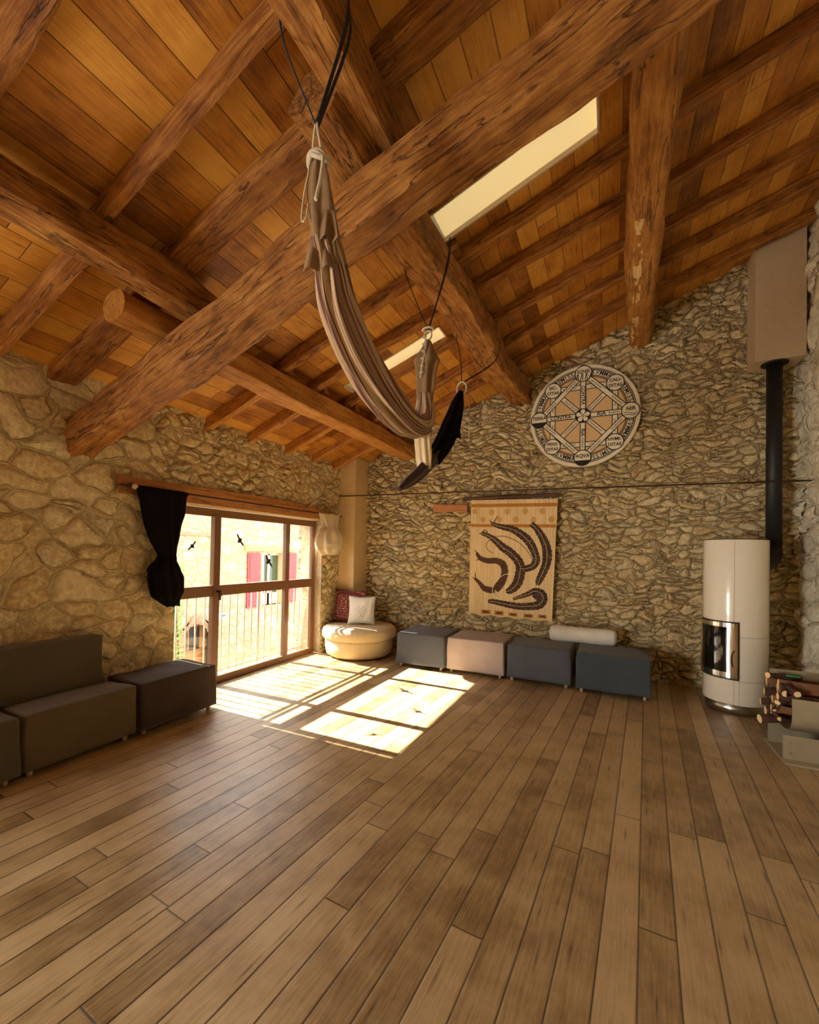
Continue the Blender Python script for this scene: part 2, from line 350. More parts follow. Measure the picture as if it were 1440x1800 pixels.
# ------------------------------------------------------------------ mesh helpers
def tag(o, label=None, cat=None, group=None, kind=None):
    if label: o['label'] = label
    if cat: o['category'] = cat
    if group: o['group'] = group
    if kind: o['kind'] = kind
    return o
def thing(name, label, cat, loc=(0, 0, 0), rz=0, group=None):
    o = bpy.data.objects.new(name, None); col.objects.link(o); o.empty_display_size = 0.1
    o.location = loc; o.rotation_euler = (0, 0, rz); return tag(o, label, cat, group)
def obj(name, bm, m, parent=None, smooth=False, mats=None, mat_world=None):
    me = bpy.data.meshes.new(name)
    bmesh.ops.recalc_face_normals(bm, faces=bm.faces) if bm.faces else None
    bm.to_mesh(me); bm.free()
    for mm in (mats or [m]): me.materials.append(mm)
    if smooth:
        for p in me.polygons: p.use_smooth = True
    o = bpy.data.objects.new(name, me); col.objects.link(o)
    if mat_world is not None: o.matrix_world = mat_world
    if parent is not None: o.parent = parent
    return o
def box(bm, x0, x1, y0, y1, z0, z1, bev=0.0, mi=0, seg=2):
    b = bmesh.new(); vs = [b.verts.new((x, y, z)) for x in (x0, x1) for y in (y0, y1) for z in (z0, z1)]
    for f in ((0, 1, 3, 2), (4, 6, 7, 5), (0, 4, 5, 1), (2, 3, 7, 6), (0, 2, 6, 4), (1, 5, 7, 3)): b.faces.new([vs[i] for i in f])
    bmesh.ops.recalc_face_normals(b, faces=b.faces)
    if bev: bmesh.ops.bevel(b, geom=b.edges[:], offset=bev, segments=seg, profile=0.7, affect='EDGES')
    merge(bm, b, mi)
def merge(bm, b, mi=0, mat=None):
    mp = {}
    for v in b.verts: mp[v] = bm.verts.new(mat @ v.co if mat else v.co)
    for f in b.faces:
        try: nf = bm.faces.new([mp[v] for v in f.verts]); nf.material_index = mi
        except ValueError: pass
    b.free()
def cyl(bm, p0, p1, r0, r1=None, n=16, mi=0, caps=True):
    r1 = r0 if r1 is None else r1; p0 = Vector(p0); p1 = Vector(p1); d = (p1 - p0).normalized()
    a = d.orthogonal().normalized(); b = d.cross(a); A = []; B = []
    for i in range(n):
        t = 2 * PI * i / n; o = a * math.cos(t) + b * math.sin(t); A.append(bm.verts.new(p0 + o * r0)); B.append(bm.verts.new(p1 + o * r1))
    for i in range(n): f = bm.faces.new((A[i], A[(i + 1) % n], B[(i + 1) % n], B[i])); f.material_index = mi; f.smooth = True
    if caps: bm.faces.new(A[::-1]).material_index = mi; bm.faces.new(B).material_index = mi
def catmull(pts, per=8):
    P = [Vector(p) for p in pts]; P = [P[0] * 2 - P[1]] + P + [P[-1] * 2 - P[-2]]; out = []
    for i in range(1, len(P) - 2):
        for k in range(per):
            t = k / per; a, b, c, d = P[i - 1], P[i], P[i + 1], P[i + 2]
            out.append(0.5 * ((2 * b) + (c - a) * t + (2 * a - 5 * b + 4 * c - d) * t * t + (3 * b - a - 3 * c + d) * t ** 3))
    out.append(P[-2]); return out
def tube(bm, pts, r, n=8, mi=0, closed=False, per=6, flat=None, up=None):
    """swept tube; r number or list (per control point); flat=(a,b) gives elliptical section"""
    C = catmull(pts, per) if per > 1 else [Vector(p) for p in pts]
    m = len(C); rings = []; prev = None
    for i, p in enumerate(C):
        d = (C[min(i + 1, m - 1)] - C[max(i - 1, 0)]).normalized()
        if prev is None:
            a = (Vector(up) - d * d.dot(Vector(up))).normalized() if up else d.orthogonal().normalized()
        else: a = (prev - d * prev.dot(d)).normalized()
        prev = a; b = d.cross(a)
        if isinstance(r, (list, tuple)):
            f = i / (m - 1) * (len(r) - 1); k = min(int(f), len(r) - 2); rr = r[k] + (r[k + 1] - r[k]) * (f - k)
        else: rr = r
        fa, fb = flat or (1, 1)
        rings.append([bm.verts.new(p + a * math.cos(2 * PI * j / n) * rr * fa + b * math.sin(2 * PI * j / n) * rr * fb) for j in range(n)])
    for i in range(m - 1):
        for j in range(n):
            f = bm.faces.new((rings[i][j], rings[i][(j + 1) % n], rings[i + 1][(j + 1) % n], rings[i + 1][j])); f.smooth = True; f.material_index = mi
    bm.faces.new(rings[0][::-1]).material_index = mi; bm.faces.new(rings[-1]).material_index = mi
def cloth_sweep(name, pts, widths, depths, m, parent, pleats=7, amp=0.25, seed=0, n=72, per=8, up=(1, 0, 0), open_end=False):
    C = catmull(pts, per); mm = len(C); bm = bmesh.new(); uvl = bm.loops.layers.uv.new('UVMap'); rings = []; prev = None
    def it(L, i):
        f = i / (mm - 1) * (len(L) - 1); k = min(int(f), len(L) - 2); return L[k] + (L[k + 1] - L[k]) * (f - k)
    for i, p in enumerate(C):
        d = (C[min(i + 1, mm - 1)] - C[max(i - 1, 0)]).normalized()
        a = ((Vector(up) - d * d.dot(Vector(up))) if prev is None else (prev - d * prev.dot(d))).normalized(); prev = a; b = d.cross(a)
        wv, dv = it(widths, i), it(depths, i); ring = []
        for j in range(n):
            t = 2 * PI * j / n
            k = 1 + amp * math.sin(pleats * t + 1.3 * math.sin(i * 0.11 + seed)) + amp * 0.6 * noise.noise(Vector((math.cos(t) * 2.2, math.sin(t) * 2.2, i * 0.09 + seed * 5)))
            ring.append(bm.verts.new(p + a * math.cos(t) * wv * k + b * math.sin(t) * dv * k))
        rings.append(ring)
    for i in range(mm - 1):
        for j in range(n):
            f = bm.faces.new((rings[i][j], rings[i][(j + 1) % n], rings[i + 1][(j + 1) % n], rings[i + 1][j])); f.smooth = True
            us = (j / n, (j + 1) / n, (j + 1) / n, j / n); vs = (i / mm, i / mm, (i + 1) / mm, (i + 1) / mm)
            for lp, uu, vv in zip(f.loops, us, vs): lp[uvl].uv = (uu, vv)
    if not open_end: bm.faces.new(rings[0][::-1]); bm.faces.new(rings[-1])
    return obj(name, bm, m, parent)
def beam(name, p0, p1, wdt, hgt, m, label, cat='beam', group=None, rnd=0.35, seed=1, rough=0.012, wander=0.012, taper=1.0, seg=0.07, parent=None, roll=0.0, rnd0=False):
    """hewn timber: centre line p0-p1, rounded section, irregular faces; local Y runs along it"""
    p0 = Vector(p0); p1 = Vector(p1); L = (p1 - p0).length; d = (p1 - p0).normalized()
    x = d.cross(Vector((0, 0, 1))).normalized(); z = x.cross(d)
    if roll: q = Matrix.Rotation(roll, 3, d); x = q @ x; z = q @ z
    mw = Matrix(((x.x, d.x, z.x, p0.x), (x.y, d.y, z.y, p0.y), (x.z, d.z, z.z, p0.z), (0, 0, 0, 1)))
    bm = bmesh.new(); n = 28; ns = max(3, int(L / seg)); rings = []
    ex = 2.0 / (0.12 + rnd * 0.88) if rnd < 1 else 2.0
    for i in range(ns + 1):
        y = L * i / ns; k = 1 + (taper - 1) * i / ns; ring = []
        wx = wander * noise.noise(Vector((seed * 7.1, y * 0.8, 0.3))) * 2; wz = wander * noise.noise(Vector((seed * 3.7, 5.0, y * 0.8))) * 2
        for j in range(n):
            if rnd < 0.4:
                sd_, f_ = divmod(j, 7); u_ = (-1, -.72, -.4, 0, .4, .72, 1)[f_]; ch = 1 - .10 - .35 * rnd if abs(u_) == 1 else u_
                u_ = math.copysign(ch, u_) if abs(u_) == 1 else u_ * (ch if False else .95)
                c, s = ((1, u_), (-u_, 1), (-1, -u_), (u_, -1))[sd_]; rr = 1.0
                if rnd0:
                    q_ = max(0.0, 1 - y / 1.1); hy_ = math.hypot(c, s); c += (c / hy_ - c) * q_; s += (s / hy_ - s) * q_
            else:
                t = 2 * PI * (j + 0.5) / n; c, s = math.cos(t), math.sin(t)
                rr = 1.0 / ((abs(c) ** ex + abs(s) ** ex) ** (1 / ex))
            q = Vector((c * 1.1, y * 1.6, s * 1.1)) + Vector((seed * 3.3,) * 3)
            dn = rough * noise.noise(q) * 2.2 + rough * 0.7 * noise.noise(q * 3.1)
            ring.append(bm.verts.new(((c * rr) * (wdt * 0.5 * k + dn) + wx, y, (s * rr) * (hgt * 0.5 * k + dn) + wz)))
        rings.append(ring)
    for i in range(ns):
        for j in range(n):
            f = bm.faces.new((rings[i][j], rings[i][(j + 1) % n], rings[i + 1][(j + 1) % n], rings[i + 1][j])); f.smooth = True
    bm.faces.new(rings[0][::-1]); bm.faces.new(rings[-1])
    for ed in bm.edges:
        if len(ed.link_faces) == 2 and ed.link_faces[0].normal.length == 0: pass
    bm.normal_update()
    for ed in bm.edges:
        if len(ed.link_faces) == 2 and ed.calc_face_angle(0) > math.radians(28): ed.smooth = False
    o = obj(name, bm, m, parent, mat_world=mw)
    if label: tag(o, label, cat, group)
    return o
def grid_wall(name, m, f, us, vs, skip=None):
    """f(u,v)->co ; us, vs break lists"""
    bm = bmesh.new(); V = [[bm.verts.new(f(u, v)) for v in vs] for u in us]
    for i in range(len(us) - 1):
        for j in range(len(vs) - 1):
            if skip and skip((us[i] + us[i + 1]) / 2, (vs[j] + vs[j + 1]) / 2): continue
            fc = bm.faces.new((V[i][j], V[i + 1][j], V[i + 1][j + 1], V[i][j + 1])); fc.smooth = True
    for v in [v for v in bm.verts if not v.link_faces]: bm.verts.remove(v)
    return bm
def rng(a, b, step, extra=()):
    n = max(1, round((b - a) / step)); L = [a + (b - a) * i / n for i in range(n + 1)]
    for e in extra:
        k = min(range(len(L)), key=lambda i: abs(L[i] - e)); L[k] = e
    return L
def setnorm(me_obj, want):
    me = me_obj.data; tot = Vector((0, 0, 0))
    for p in me.polygons: tot += p.normal * p.area
    if tot.dot(Vector(want)) < 0: me.flip_normals()

Z0, S = 3.06, 0.385
def roof(x): return Z0 + S * x

# ================================================================== STRUCTURE
bm = bmesh.new(); box(bm, -0.18, 6.3, -9.9, 0.3, -0.12, 0.0); fl = obj('floor', bm, M['floor']); tag(fl, kind='structure')

# back wall (gable)
xs = rng(-0.3, 6.15, 0.028); vs = rng(0, 1, 1 / 170.0)
bm = grid_wall('w', None, lambda x, v: (x, 0.0, v * (roof(x) + 0.02) - (0.02 if v == 0 else 0)), xs, vs)
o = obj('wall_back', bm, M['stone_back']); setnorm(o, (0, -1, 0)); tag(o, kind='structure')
# left wall with the window opening
WY0, WY1, WZ1 = -3.36, -0.86, 2.09
VY0, VY1 = -8.8, -7.5  # unseen second opening, added to let in fill light
ys = rng(-9.9, 0.05, 0.03, (WY0, WY1, VY0, VY1)); zs = rng(-0.02, 3.08, 0.03, (WZ1,))
bm = grid_wall('w', None, lambda y, z: (0.0, y, z), ys, zs, skip=lambda y, z: (WY0 < y < WY1 or VY0 < y < VY1) and z < WZ1)
o = obj('wall_left', bm, M['stone_left']); setnorm(o, (1, 0, 0)); tag(o, kind='structure')
# right wall, near wall
ys = rng(-9.9, 0.05, 0.05); zs = rng(-0.02, roof(6.06), 0.05)
bm = grid_wall('w', None, lambda y, z: (6.06, y, z), ys, zs)
o = obj('wall_right', bm, M['stone_right']); setnorm(o, (-1, 0, 0)); tag(o, kind='structure')
xs = rng(-0.1, 6.1, 0.6); bm = bmesh.new()
for i in range(len(xs) - 1):
    box(bm, xs[i], xs[i + 1], -9.75, -9.6, 0, 3.06)
    bm.faces.new([bm.verts.new(c) for c in ((xs[i], -9.6, 3.02), (xs[i + 1], -9.6, 3.02), (xs[i + 1], -9.6, roof(xs[i + 1])), (xs[i], -9.6, max(3.03, roof(xs[i]))))])
o = obj('wall_near', bm, M['plaster']); tag(o, kind='structure')
# window reveals of the left wall + outer skin
bm = bmesh.new(); T = -0.42
box(bm, T, -0.005, WY1, WY1 + 0.03, 0, WZ1 + 0.02); box(bm, T, -0.005, WY0 - 0.03, WY0, 0, WZ1 + 0.02)
box(bm, T, -0.005, WY0 - 0.03, WY1 + 0.03, WZ1 + 0.0, WZ1 + 0.03)
for ya, yb in ((VY1, VY1 + .03), (VY0 - .03, VY0)): box(bm, T, -0.005, ya, yb, 0, WZ1 + 0.02)
box(bm, T, -0.005, VY0 - 0.03, VY1 + 0.03, WZ1, WZ1 + 0.03)
o = obj('trim_1', bm, M['stone_ashlar']); tag(o, kind='structure')
bm = bmesh.new()
box(bm, T - 0.05, T, -9.9, VY0, -3.2, 3.0); box(bm, T - 0.05, T, VY1, WY0, -3.2, 3.0); box(bm, T - 0.05, T, VY0, VY1, WZ1, 3.0); box(bm, T - 0.05, T, VY0, VY1, -3.2, -0.06); box(bm, T - 0.05, T, WY1, 0.5, -3.2, 3.0); box(bm, T - 0.05, T, WY0, WY1, WZ1, 3.0); box(bm, T - 0.05, T, WY0, WY1, -3.2, -0.06)
o = obj('wall_outer', bm, M['stone_out']); tag(o, kind='structure')
# ceiling boards with two skylight openings
SK = [(2.74, 4.01, -3.42, -3.10), (1.25, 2.455, -2.20, -1.89)]
def slab(bm, x0, x1, y0, y1, za, zb):
    c = [(x, y, roof(x) + z) for z in (za, zb) for (x, y) in ((x0, y0), (x1, y0), (x1, y1), (x0, y1))]; v = [bm.verts.new(q) for q in c]
    for f in ((0, 3, 2, 1), (4, 5, 6, 7), (0, 1, 5, 4), (1, 2, 6, 5), (2, 3, 7, 6), (3, 0, 4, 7)): bm.faces.new([v[i] for i in f])
bm = bmesh.new(); bxs = sorted({-0.5, 6.3} | {s[0] for s in SK} | {s[1] for s in SK}); bys = sorted({-9.9, 0.3} | {s[2] for s in SK} | {s[3] for s in SK})
for i in range(len(bxs) - 1):
    for j in range(len(bys) - 1):
        cx, cy = (bxs[i] + bxs[i + 1]) / 2, (bys[j] + bys[j + 1]) / 2
        if any(s[0] < cx < s[1] and s[2] < cy < s[3] for s in SK): continue
        slab(bm, bxs[i], bxs[i + 1], bys[j], bys[j + 1], 0.0, 0.10)
o = obj('ceiling', bm, M['boards']); tag(o, kind='structure')
# ================================================================== ROOF TIMBERS
bm = None
# principal beam across the room, under the purlins
beam('principal_beam', (-0.22, -4.245, 2.45), (6.4, -4.245, 4.866), 0.24, 0.285, M['beam'], 'massive squared tie beam climbing from the left wall across the whole ceiling', rnd=0.10, seed=3, rough=0.014, wander=0.03)
# purlins, window side to stove side
def pz(x, d): return roof(x) - 0.125 - d
beam('purlin', (1.06, -4.62, pz(1.06, 0.105)), (1.08, 0.05, pz(1.06, 0.105)), 0.25, 0.215, M['planed_lit'], 'squared purlin nearest the window, running from the tie beam to the gable wall', group=None, rnd=0.06, seed=11, rough=0.005, rnd0=True)
beam('purlin', (2.76, -4.66, pz(2.76, 0.125)), (2.88, 0.05, pz(2.88, 0.125)), 0.30, 0.27, M['beam'], 'crooked middle purlin carrying the hammock straps, beyond the tie beam', rnd=0.22, seed=23, rough=0.02, wander=0.03, rnd0=True)
beam('purlin', (4.29, -4.45, pz(4.29, 0.125)), (4.42, 0.05, pz(4.42, 0.125)), 0.27, 0.27, M['beam_flaked'], 'rounded purlin with pale flaked patches, nearest the white stove flue', rnd=0.55, seed=31, rough=0.014)
beam('purlin', (1.42, -9.8, pz(1.40, 0.11)), (1.38, -4.1, pz(1.38, 0.11)), 0.24, 0.25, M['beam'], 'rounded gnarled purlin on the near side of the tie beam, over the sofa', rnd=0.75, seed=41, rough=0.016)
beam('purlin', (2.93, -9.8, pz(2.93, 0.11)), (2.92, -4.1, pz(2.92, 0.11)), 0.19, 0.24, M['beam'], 'square near purlin with the striped hammock strapped round it', rnd=0.14, seed=43, rough=0.008)
# rafters: y of the near lower edge per bay
def rafter(y, x0, x1, wd, label, seed, rnd=0.3, y2=None, mt='rafter', hh=0.115):
    y2 = y if y2 is None else y2
    beam('rafter', (x0, y + .05 + wd / 2, roof(x0) - hh / 2 + .007), (x1, y2 + .05 + wd / 2, roof(x1) - hh / 2 + .007), wd, hh, M[mt], label, 'rafter', None, rnd=rnd, seed=seed, rough=0.005, wander=0.016)
ordn = ['first', 'second', 'third', 'fourth', 'fifth', 'sixth']
for i, y in enumerate((-0.66, -1.22, -1.82, -2.47, -3.07)):
    rafter(y, -0.12, 1.15, 0.082, 'short squared rafter over the window side, %s out from the gable wall' % ordn[i], 60 + i, 0.04, None, 'planed_lit', 0.125)
for i, (y, y2) in enumerate(((-0.80, -0.80), (-1.38, -1.36), (-2.05, -1.98), (-2.64, -2.57), (-3.17, -3.14), (-3.75, -3.72))):
    rafter(y, 0.95, 2.95, 0.095, 'rafter between window purlin and middle purlin, %s out from the gable wall' % ordn[i], 70 + i, 0.3, y2)
for i, (y, y2) in enumerate(((-0.78, -0.90), (-1.38, -1.40), (-1.92, -1.86), (-2.56, -2.44), (-3.0, -2.97), (-3.72, -3.72))):
    rafter(y, 2.8, 4.5, 0.09, 'rafter between middle purlin and flaked purlin, %s out from the gable wall' % ordn[i], 80 + i, 0.3, y2)
for i, (y, y2) in enumerate(((-0.72, -0.45), (-1.30, -1.12), (-1.80, -1.68), (-2.36, -2.30), (-3.02, -2.88), (-3.7, -3.6))):
    rafter(y, 4.35, 6.2, 0.09, 'rafter on the stove side of the flaked purlin, %s out from the gable wall' % ordn[i], 90 + i, 0.25, y2)
rafter(-4.55, -0.12, 1.45, 0.20, 'wide dark rafter stub between the left wall and the near gnarled purlin', 100, 0.35)
rafter(-4.55, 1.3, 2.95, 0.20, 'wide rough rafter right beside the tie beam, between the two near purlins', 110, 0.3)
rafter(-4.55, 2.85, 6.2, 0.20, 'wide shadowed rafter beyond the square near purlin, above the tie beam', 120, 0.3)
rafter(-4.97, -0.12, 1.45, 0.10, 'thick dark rafter below the gnarled purlin, at the edge of the photo', 101, 0.35)
rafter(-4.97, 1.3, 2.95, 0.075, 'slim lit rafter above the sofa, crossing the middle of the lit boards', 111, 0.3)
rafter(-5.60, 1.3, 2.95, 0.11, 'greyish rough rafter in the top corner of the photo', 112, 0.3)
# ================================================================== SKYLIGHTS
for k, s in enumerate(SK):
    t = tag(thing('window_%d' % (k + 2), None, None, (s[0], s[2], roof(s[0]))), kind='structure')
    def sl(x0, x1, y0, y1, za, zb):
        b = bmesh.new(); slab(b, x0, x1, y0, y1, za, zb)
        for v in b.verts: v.co -= Vector((s[0], s[2], roof(s[0])))
        return b
    bm = bmesh.new()
    for q in ((s[0], s[1], s[2], s[2] + .015), (s[0], s[1], s[3] - .015, s[3]), (s[0], s[0] + .015, s[2], s[3]), (s[1] - .015, s[1], s[2], s[3])): merge(bm, sl(*q, -0.01, 0.14))
    obj('frame', bm, M['white_metal'], t)
    obj('blind', sl(s[0] + .012, s[1] - .012, s[2] + .012, s[3] - .012, 0.030, 0.032), M['blind'], t)
    obj('pane', sl(s[0] + .012, s[1] - .012, s[2] + .012, s[3] - .012, 0.120, 0.126), M['glass'], t)
# ================================================================== WINDOW
W = tag(thing('window_1', None, None, (0, 0, 0)), kind='structure')
fx0, fx1 = -0.17, -0.12
bm = bmesh.new()
box(bm, fx0, fx1, -3.35, -0.87, 1.985, 2.075, .004); box(bm, fx0, fx1, -3.35, -0.87, 0.0, 0.085, .004)
box(bm, fx0, fx1, -3.35, -3.26, 0.08, 2.0, .004); box(bm, fx0, fx1, -0.955, -0.87, 0.08, 2.0, .004)
box(bm, fx0, fx1 + 0.02, -2.79, -2.70, 0.08, 2.0, .004); box(bm, fx0, fx1 + 0.01, -1.56, -1.478, 0.08, 2.0, .004)
obj('window_frame', bm, M['frame'], W)
for y0, y1 in ((-3.26, -2.79), (-2.70, -1.56), (-1.478, -0.955)):
    bm = bmesh.new(); box(bm, fx0, fx1 + .012, y0, y1, 1.045, 1.172, .004); obj('transom', bm, M['frame'], W)
    for z0, z1 in ((0.085, 1.045), (1.172, 1.985)):
        bm = bmesh.new(); box(bm, -0.148, -0.143, y0 - .005, y1 + .005, z0 - .005, z1 + .005); obj('pane', bm, M['glass'], W)
bm = bmesh.new(); cyl(bm, (-0.10, -2.735, 1.10), (-0.05, -2.735, 1.10), .012); box(bm, -0.06, -0.045, -2.75, -2.72, 1.0, 1.12, .004); obj('handle', bm, M['black_metal'], W)
W4 = tag(thing('window_4', None, None, (0, 0, 0)), kind='structure')  # out-of-view window, added for fill light
bm = bmesh.new(); box(bm, fx0, fx1, VY0, VY1, 1.99, 2.09); box(bm, fx0, fx1, VY0, VY1, 0, .09)
for ya in (VY0, VY1 - .08): box(bm, fx0, fx1, ya, ya + .08, .09, 2.0)
obj('window_frame', bm, M['frame'], W4)
bm = bmesh.new(); box(bm, -.148, -.143, VY0, VY1, .05, 2.03); obj('pane', bm, M['glass'], W4)
bm = bmesh.new(); box(bm, -0.50, -0.17, WY0, WY1, -0.08, -0.005, .01); o = obj('trim_2', bm, M['ledge']); tag(o, kind='structure')
# bird decals
def bird(y0, z0, y1, z1, lab):
    c = Vector(((y0 + y1) / 2, (z0 + z1) / 2)); d = Vector((y1 - y0, z1 - z0)); L = d.length; d.normalize(); nrm = Vector((-d.y, d.x))
    pts = [(-.5, 0.02), (-.36, .10), (-.12, .07), (-.04, .16), (.04, .16), (.10, .06), (.34, .09), (.5, 0.0), (.34, -.03), (.10, -.07), (.06, -.20), (-.05, -.20), (-.12, -.06), (-.36, -.02)]
    b = bmesh.new()
    for off in (0, 0.001):
        f = b.faces.new([b.verts.new((-0.1415 + off, c.x + d.x * p * L + nrm.x * q * L, c.y + d.y * p * L + nrm.y * q * L)) for p, q in pts])
    o = obj('bird_sticker', b, M['ink']); tag(o, lab, 'sticker')
bird(-3.105, 1.575, -3.0, 1.69, 'small dark gliding bird decal on the narrow pane next to the black curtain')
bird(-2.435, 1.80, -2.31, 1.635, 'dark spread-winged bird decal high on the wide middle pane')
bird(-1.935, 1.54, -1.79, 1.355, 'dark bird decal lower on the wide middle pane, in front of the open shutter window')
# lintel, rod, curtains
b_ = bmesh.new()
prof = [(-3.955, 2.265), (-3.2, 2.270), (-2.5, 2.285), (-1.6, 2.285), (-1.1, 2.25), (-0.55, 2.235), (-0.55, 2.215), (-0.85, 2.092), (-3.3, 2.092), (-3.955, 2.098)]
fr = [b_.verts.new((0.045, y, z)) for y, z in prof]; bk = [b_.verts.new((-0.115, y, z)) for y, z in prof]
b_.faces.new(fr); b_.faces.new(bk[::-1])
for i in range(len(prof)): b_.faces.new((fr[i], fr[(i + 1) % len(prof)], bk[(i + 1) % len(prof)], bk[i]))
bmesh.ops.bevel(b_, geom=b_.edges[:], offset=.006, segments=2, affect='EDGES')
tag(obj('window_lintel', b_, M['lintel']), 'long orange-brown timber lintel over the big window', 'lintel')
R = thing('curtain_rod', 'dark thin curtain rod with pale round end, along the window lintel', 'curtain rod', (0.11, -3.86, 2.17))
bm = bmesh.new(); cyl(bm, (0, 0.03, 0), (0, 3.36, 0.005), .011); obj('pole', bm, M['dark_iron'], R)
bm = bmesh.new(); bmesh.ops.create_uvsphere(bm, u_segments=16, v_segments=10, radius=.028); obj('finial', bm, M['curtain_pole'], R, smooth=True)
bm = bmesh.new(); box(bm, -0.07, 0.0, -0.02, 0.0, -.01, .03, .003); box(bm, -0.07, 0, -0.13, 0.01, -.008, .008, .003); obj('bracket', bm, M['dark_iron'], R)
def curtain(name, rows, x, m, label, dp, seed, amp=.12, pl=9):
    pts = []; wd = []; dd = []
    for (z, a, b), k in zip(rows, dp): pts.append((x, (a + b) / 2, z)); wd.append(abs(b - a) / 2); dd.append(k)
    bm = bmesh.new(); n = 84; rings = []
    P = catmull(pts, 5); mm = len(P)
    def it(L, i):
        f = i / (mm - 1) * (len(L) - 1); k = min(int(f), len(L) - 2); return L[k] + (L[k + 1] - L[k]) * (f - k)
    for i, p in enumerate(P):
        w_, d_ = it(wd, i), it(dd, i); ring = []
        for j in range(n):
            t = 2 * PI * j / n; k = 1 + amp * math.sin(pl * t + seed + i * .05) + amp * .8 * noise.noise(Vector((math.cos(t) * 2, math.sin(t) * 2, i * .16 + seed)))
            ring.append(bm.verts.new(p + Vector((math.sin(t) * d_ * k, math.cos(t) * w_ * k, 0.012 * noise.noise(Vector((t, i * .2, seed)))))))
        rings.append(ring)
    for i in range(mm - 1):
        for j in range(n): bm.faces.new((rings[i][j], rings[i][(j + 1) % n], rings[i + 1][(j + 1) % n], rings[i + 1][j])).smooth = True
    bm.faces.new(rings[0][::-1]); bm.faces.new(rings[-1])
    return tag(obj(name, bm, m), label, 'curtain')
bc = [(2.184, -3.833, -3.334), (2.071, -3.819, -3.363), (1.932, -3.783, -3.384), (1.792, -3.747, -3.405), (1.652, -3.687, -3.426), (1.539, -3.616, -3.454), (1.483, -3.643, -3.446), (1.399, -3.703, -3.418), (1.313, -3.7, -3.377), (1.228, -3.692, -3.362), (1.143, -3.673, -3.372), (1.084, -3.602, -3.396), (1.016, -3.506, -3.388)]
curtain('curtain', bc, 0.12, M['fab_black'], 'black curtain twisted into a knot, hanging beside the big window', [.03, .035, .04, .05, .055, .06, .07, .09, .09, .085, .08, .06, .04], 1.0)
wc = [(2.184, -1.11, -0.60), (2.087, -1.065, -0.655), (1.989, -1.023, -0.696), (1.908, -1.105, -0.646), (1.819, -1.143, -0.595), (1.712, -1.167, -0.591), (1.623, -1.137, -0.619), (1.552, -1.022, -0.695)]
curtain('curtain', wc, 0.14, M['fab_cream'], 'cream white curtain tied in a big knot, near the plaster column', [.03, .04, .06, .09, .105, .11, .09, .05], 4.0, .16, 7)
# corner column
bm = bmesh.new(); box(bm, -0.02, 0.30, -0.40, 0.03, 0, 3.16, .004)
for v in bm.verts:
    if v.co.z > 3: v.co.z = roof(v.co.x) - 0.005
tag(obj('plaster_column', bm, M['plaster']), 'smooth cream plaster column in the corner behind the round pouf', 'column')
# railing outside
Rl = thing('balcony_railing', 'thin pale metal balcony railing outside the big window', 'railing', (-0.38, -2.1, 0))
bm = bmesh.new()
for z in (1.095, 1.035): box(bm, -.014, .014, -1.26, 1.24, z - .013, z + .013)
box(bm, -.012, .012, -1.26, 1.24, .06, .08); obj('rail', bm, M['white_metal'], Rl)
for i in range(20):
    y = -1.2 + i * 0.1255; bm = bmesh.new(); cyl(bm, (0, y, .03), (0, y, 1.03), .0095 if i != 12 else .017, n=8); obj('baluster', bm, M['white_metal'], Rl)
# ================================================================== WALL THINGS
bm = bmesh.new(); cyl(bm, (-0.06, -0.425, 2.527), (6.04, -0.425, 2.453), .009, n=8)
tag(obj('tension_rod', bm, M['dark_iron']), 'thin dark iron tie rod running the length of the gable wall', 'rod')
beam('wall_timber', (1.56, -0.01, 2.31), (2.12, -0.01, 2.30), 0.12, 0.12, M['lintel'], 'short reddish timber set into the gable wall, left of the tapestry pole', 'timber', rnd=.1, seed=5, rough=.004)
beam('tapestry_pole', (2.05, -0.085, 2.44), (3.47, -0.085, 2.452), 0.05, 0.05, M['dark_wood'], 'dark wooden pole from which the lizard tapestry hangs', 'pole', rnd=.6, seed=6, rough=.004)
# tapestry -----------------------------------------------------------------
def tap_edge(z):
    f = (z - 0.70) / 1.71; return 2.182 + (2.191 - 2.182) * f, 3.385 + (3.439 - 3.385) * f
def tap_y(x, z): return -0.098 - 0.010 * math.sin(x * 11 + z * 1.3) * (0.3 + 0.7 * (2.42 - z) / 1.7) - 0.008 * noise.noise(Vector((x * 3, z * 2, 0)))
Tp = thing('tapestry', 'pale cloth tapestry printed with dark clawed lizard limbs, on the gable wall', 'tapestry', (0, 0, 0))
NX, NZ = 48, 60
bm = bmesh.new(); G = []
for i in range(NX + 1):
    row = []
    for j in range(NZ + 1):
        z = 0.695 + (2.42 - 0.695) * j / NZ + (0.012 * math.sin(i * .6) if j == 0 else 0); a, b = tap_edge(z); x = a + (b - a) * i / NX
        row.append((x, z - (x - 2.19) * 0.018 * (1 if j > 30 else 1), 0))
    G.append(row)
F1 = [[bm.verts.new((p[0], tap_y(p[0], p[1]), p[1])) for p in r] for r in G]; F2 = [[bm.verts.new((p[0], tap_y(p[0], p[1]) + .003, p[1])) for p in r] for r in G]
for i in range(NX):
    for j in range(NZ):
        bm.faces.new((F1[i][j], F1[i + 1][j], F1[i + 1][j + 1], F1[i][j + 1])).smooth = True
        bm.faces.new((F2[i][j], F2[i][j + 1], F2[i + 1][j + 1], F2[i + 1][j])).smooth = True
me_ = bpy.data.meshes.new('cloth'); bm.to_mesh(me_); bm.free(); me_.materials.append(M['tap']); o = bpy.data.objects.new('cloth', me_); col.objects.link(o); o.parent = Tp
def lay(bm, quads_pts, off):
    """faces given as lists of (x,z), laid on the cloth surface"""
    for poly in quads_pts:
        try: bm.faces.new([bm.verts.new((x, tap_y(x, z) - off, z)) for x, z in poly]).smooth = True
        except ValueError: pass
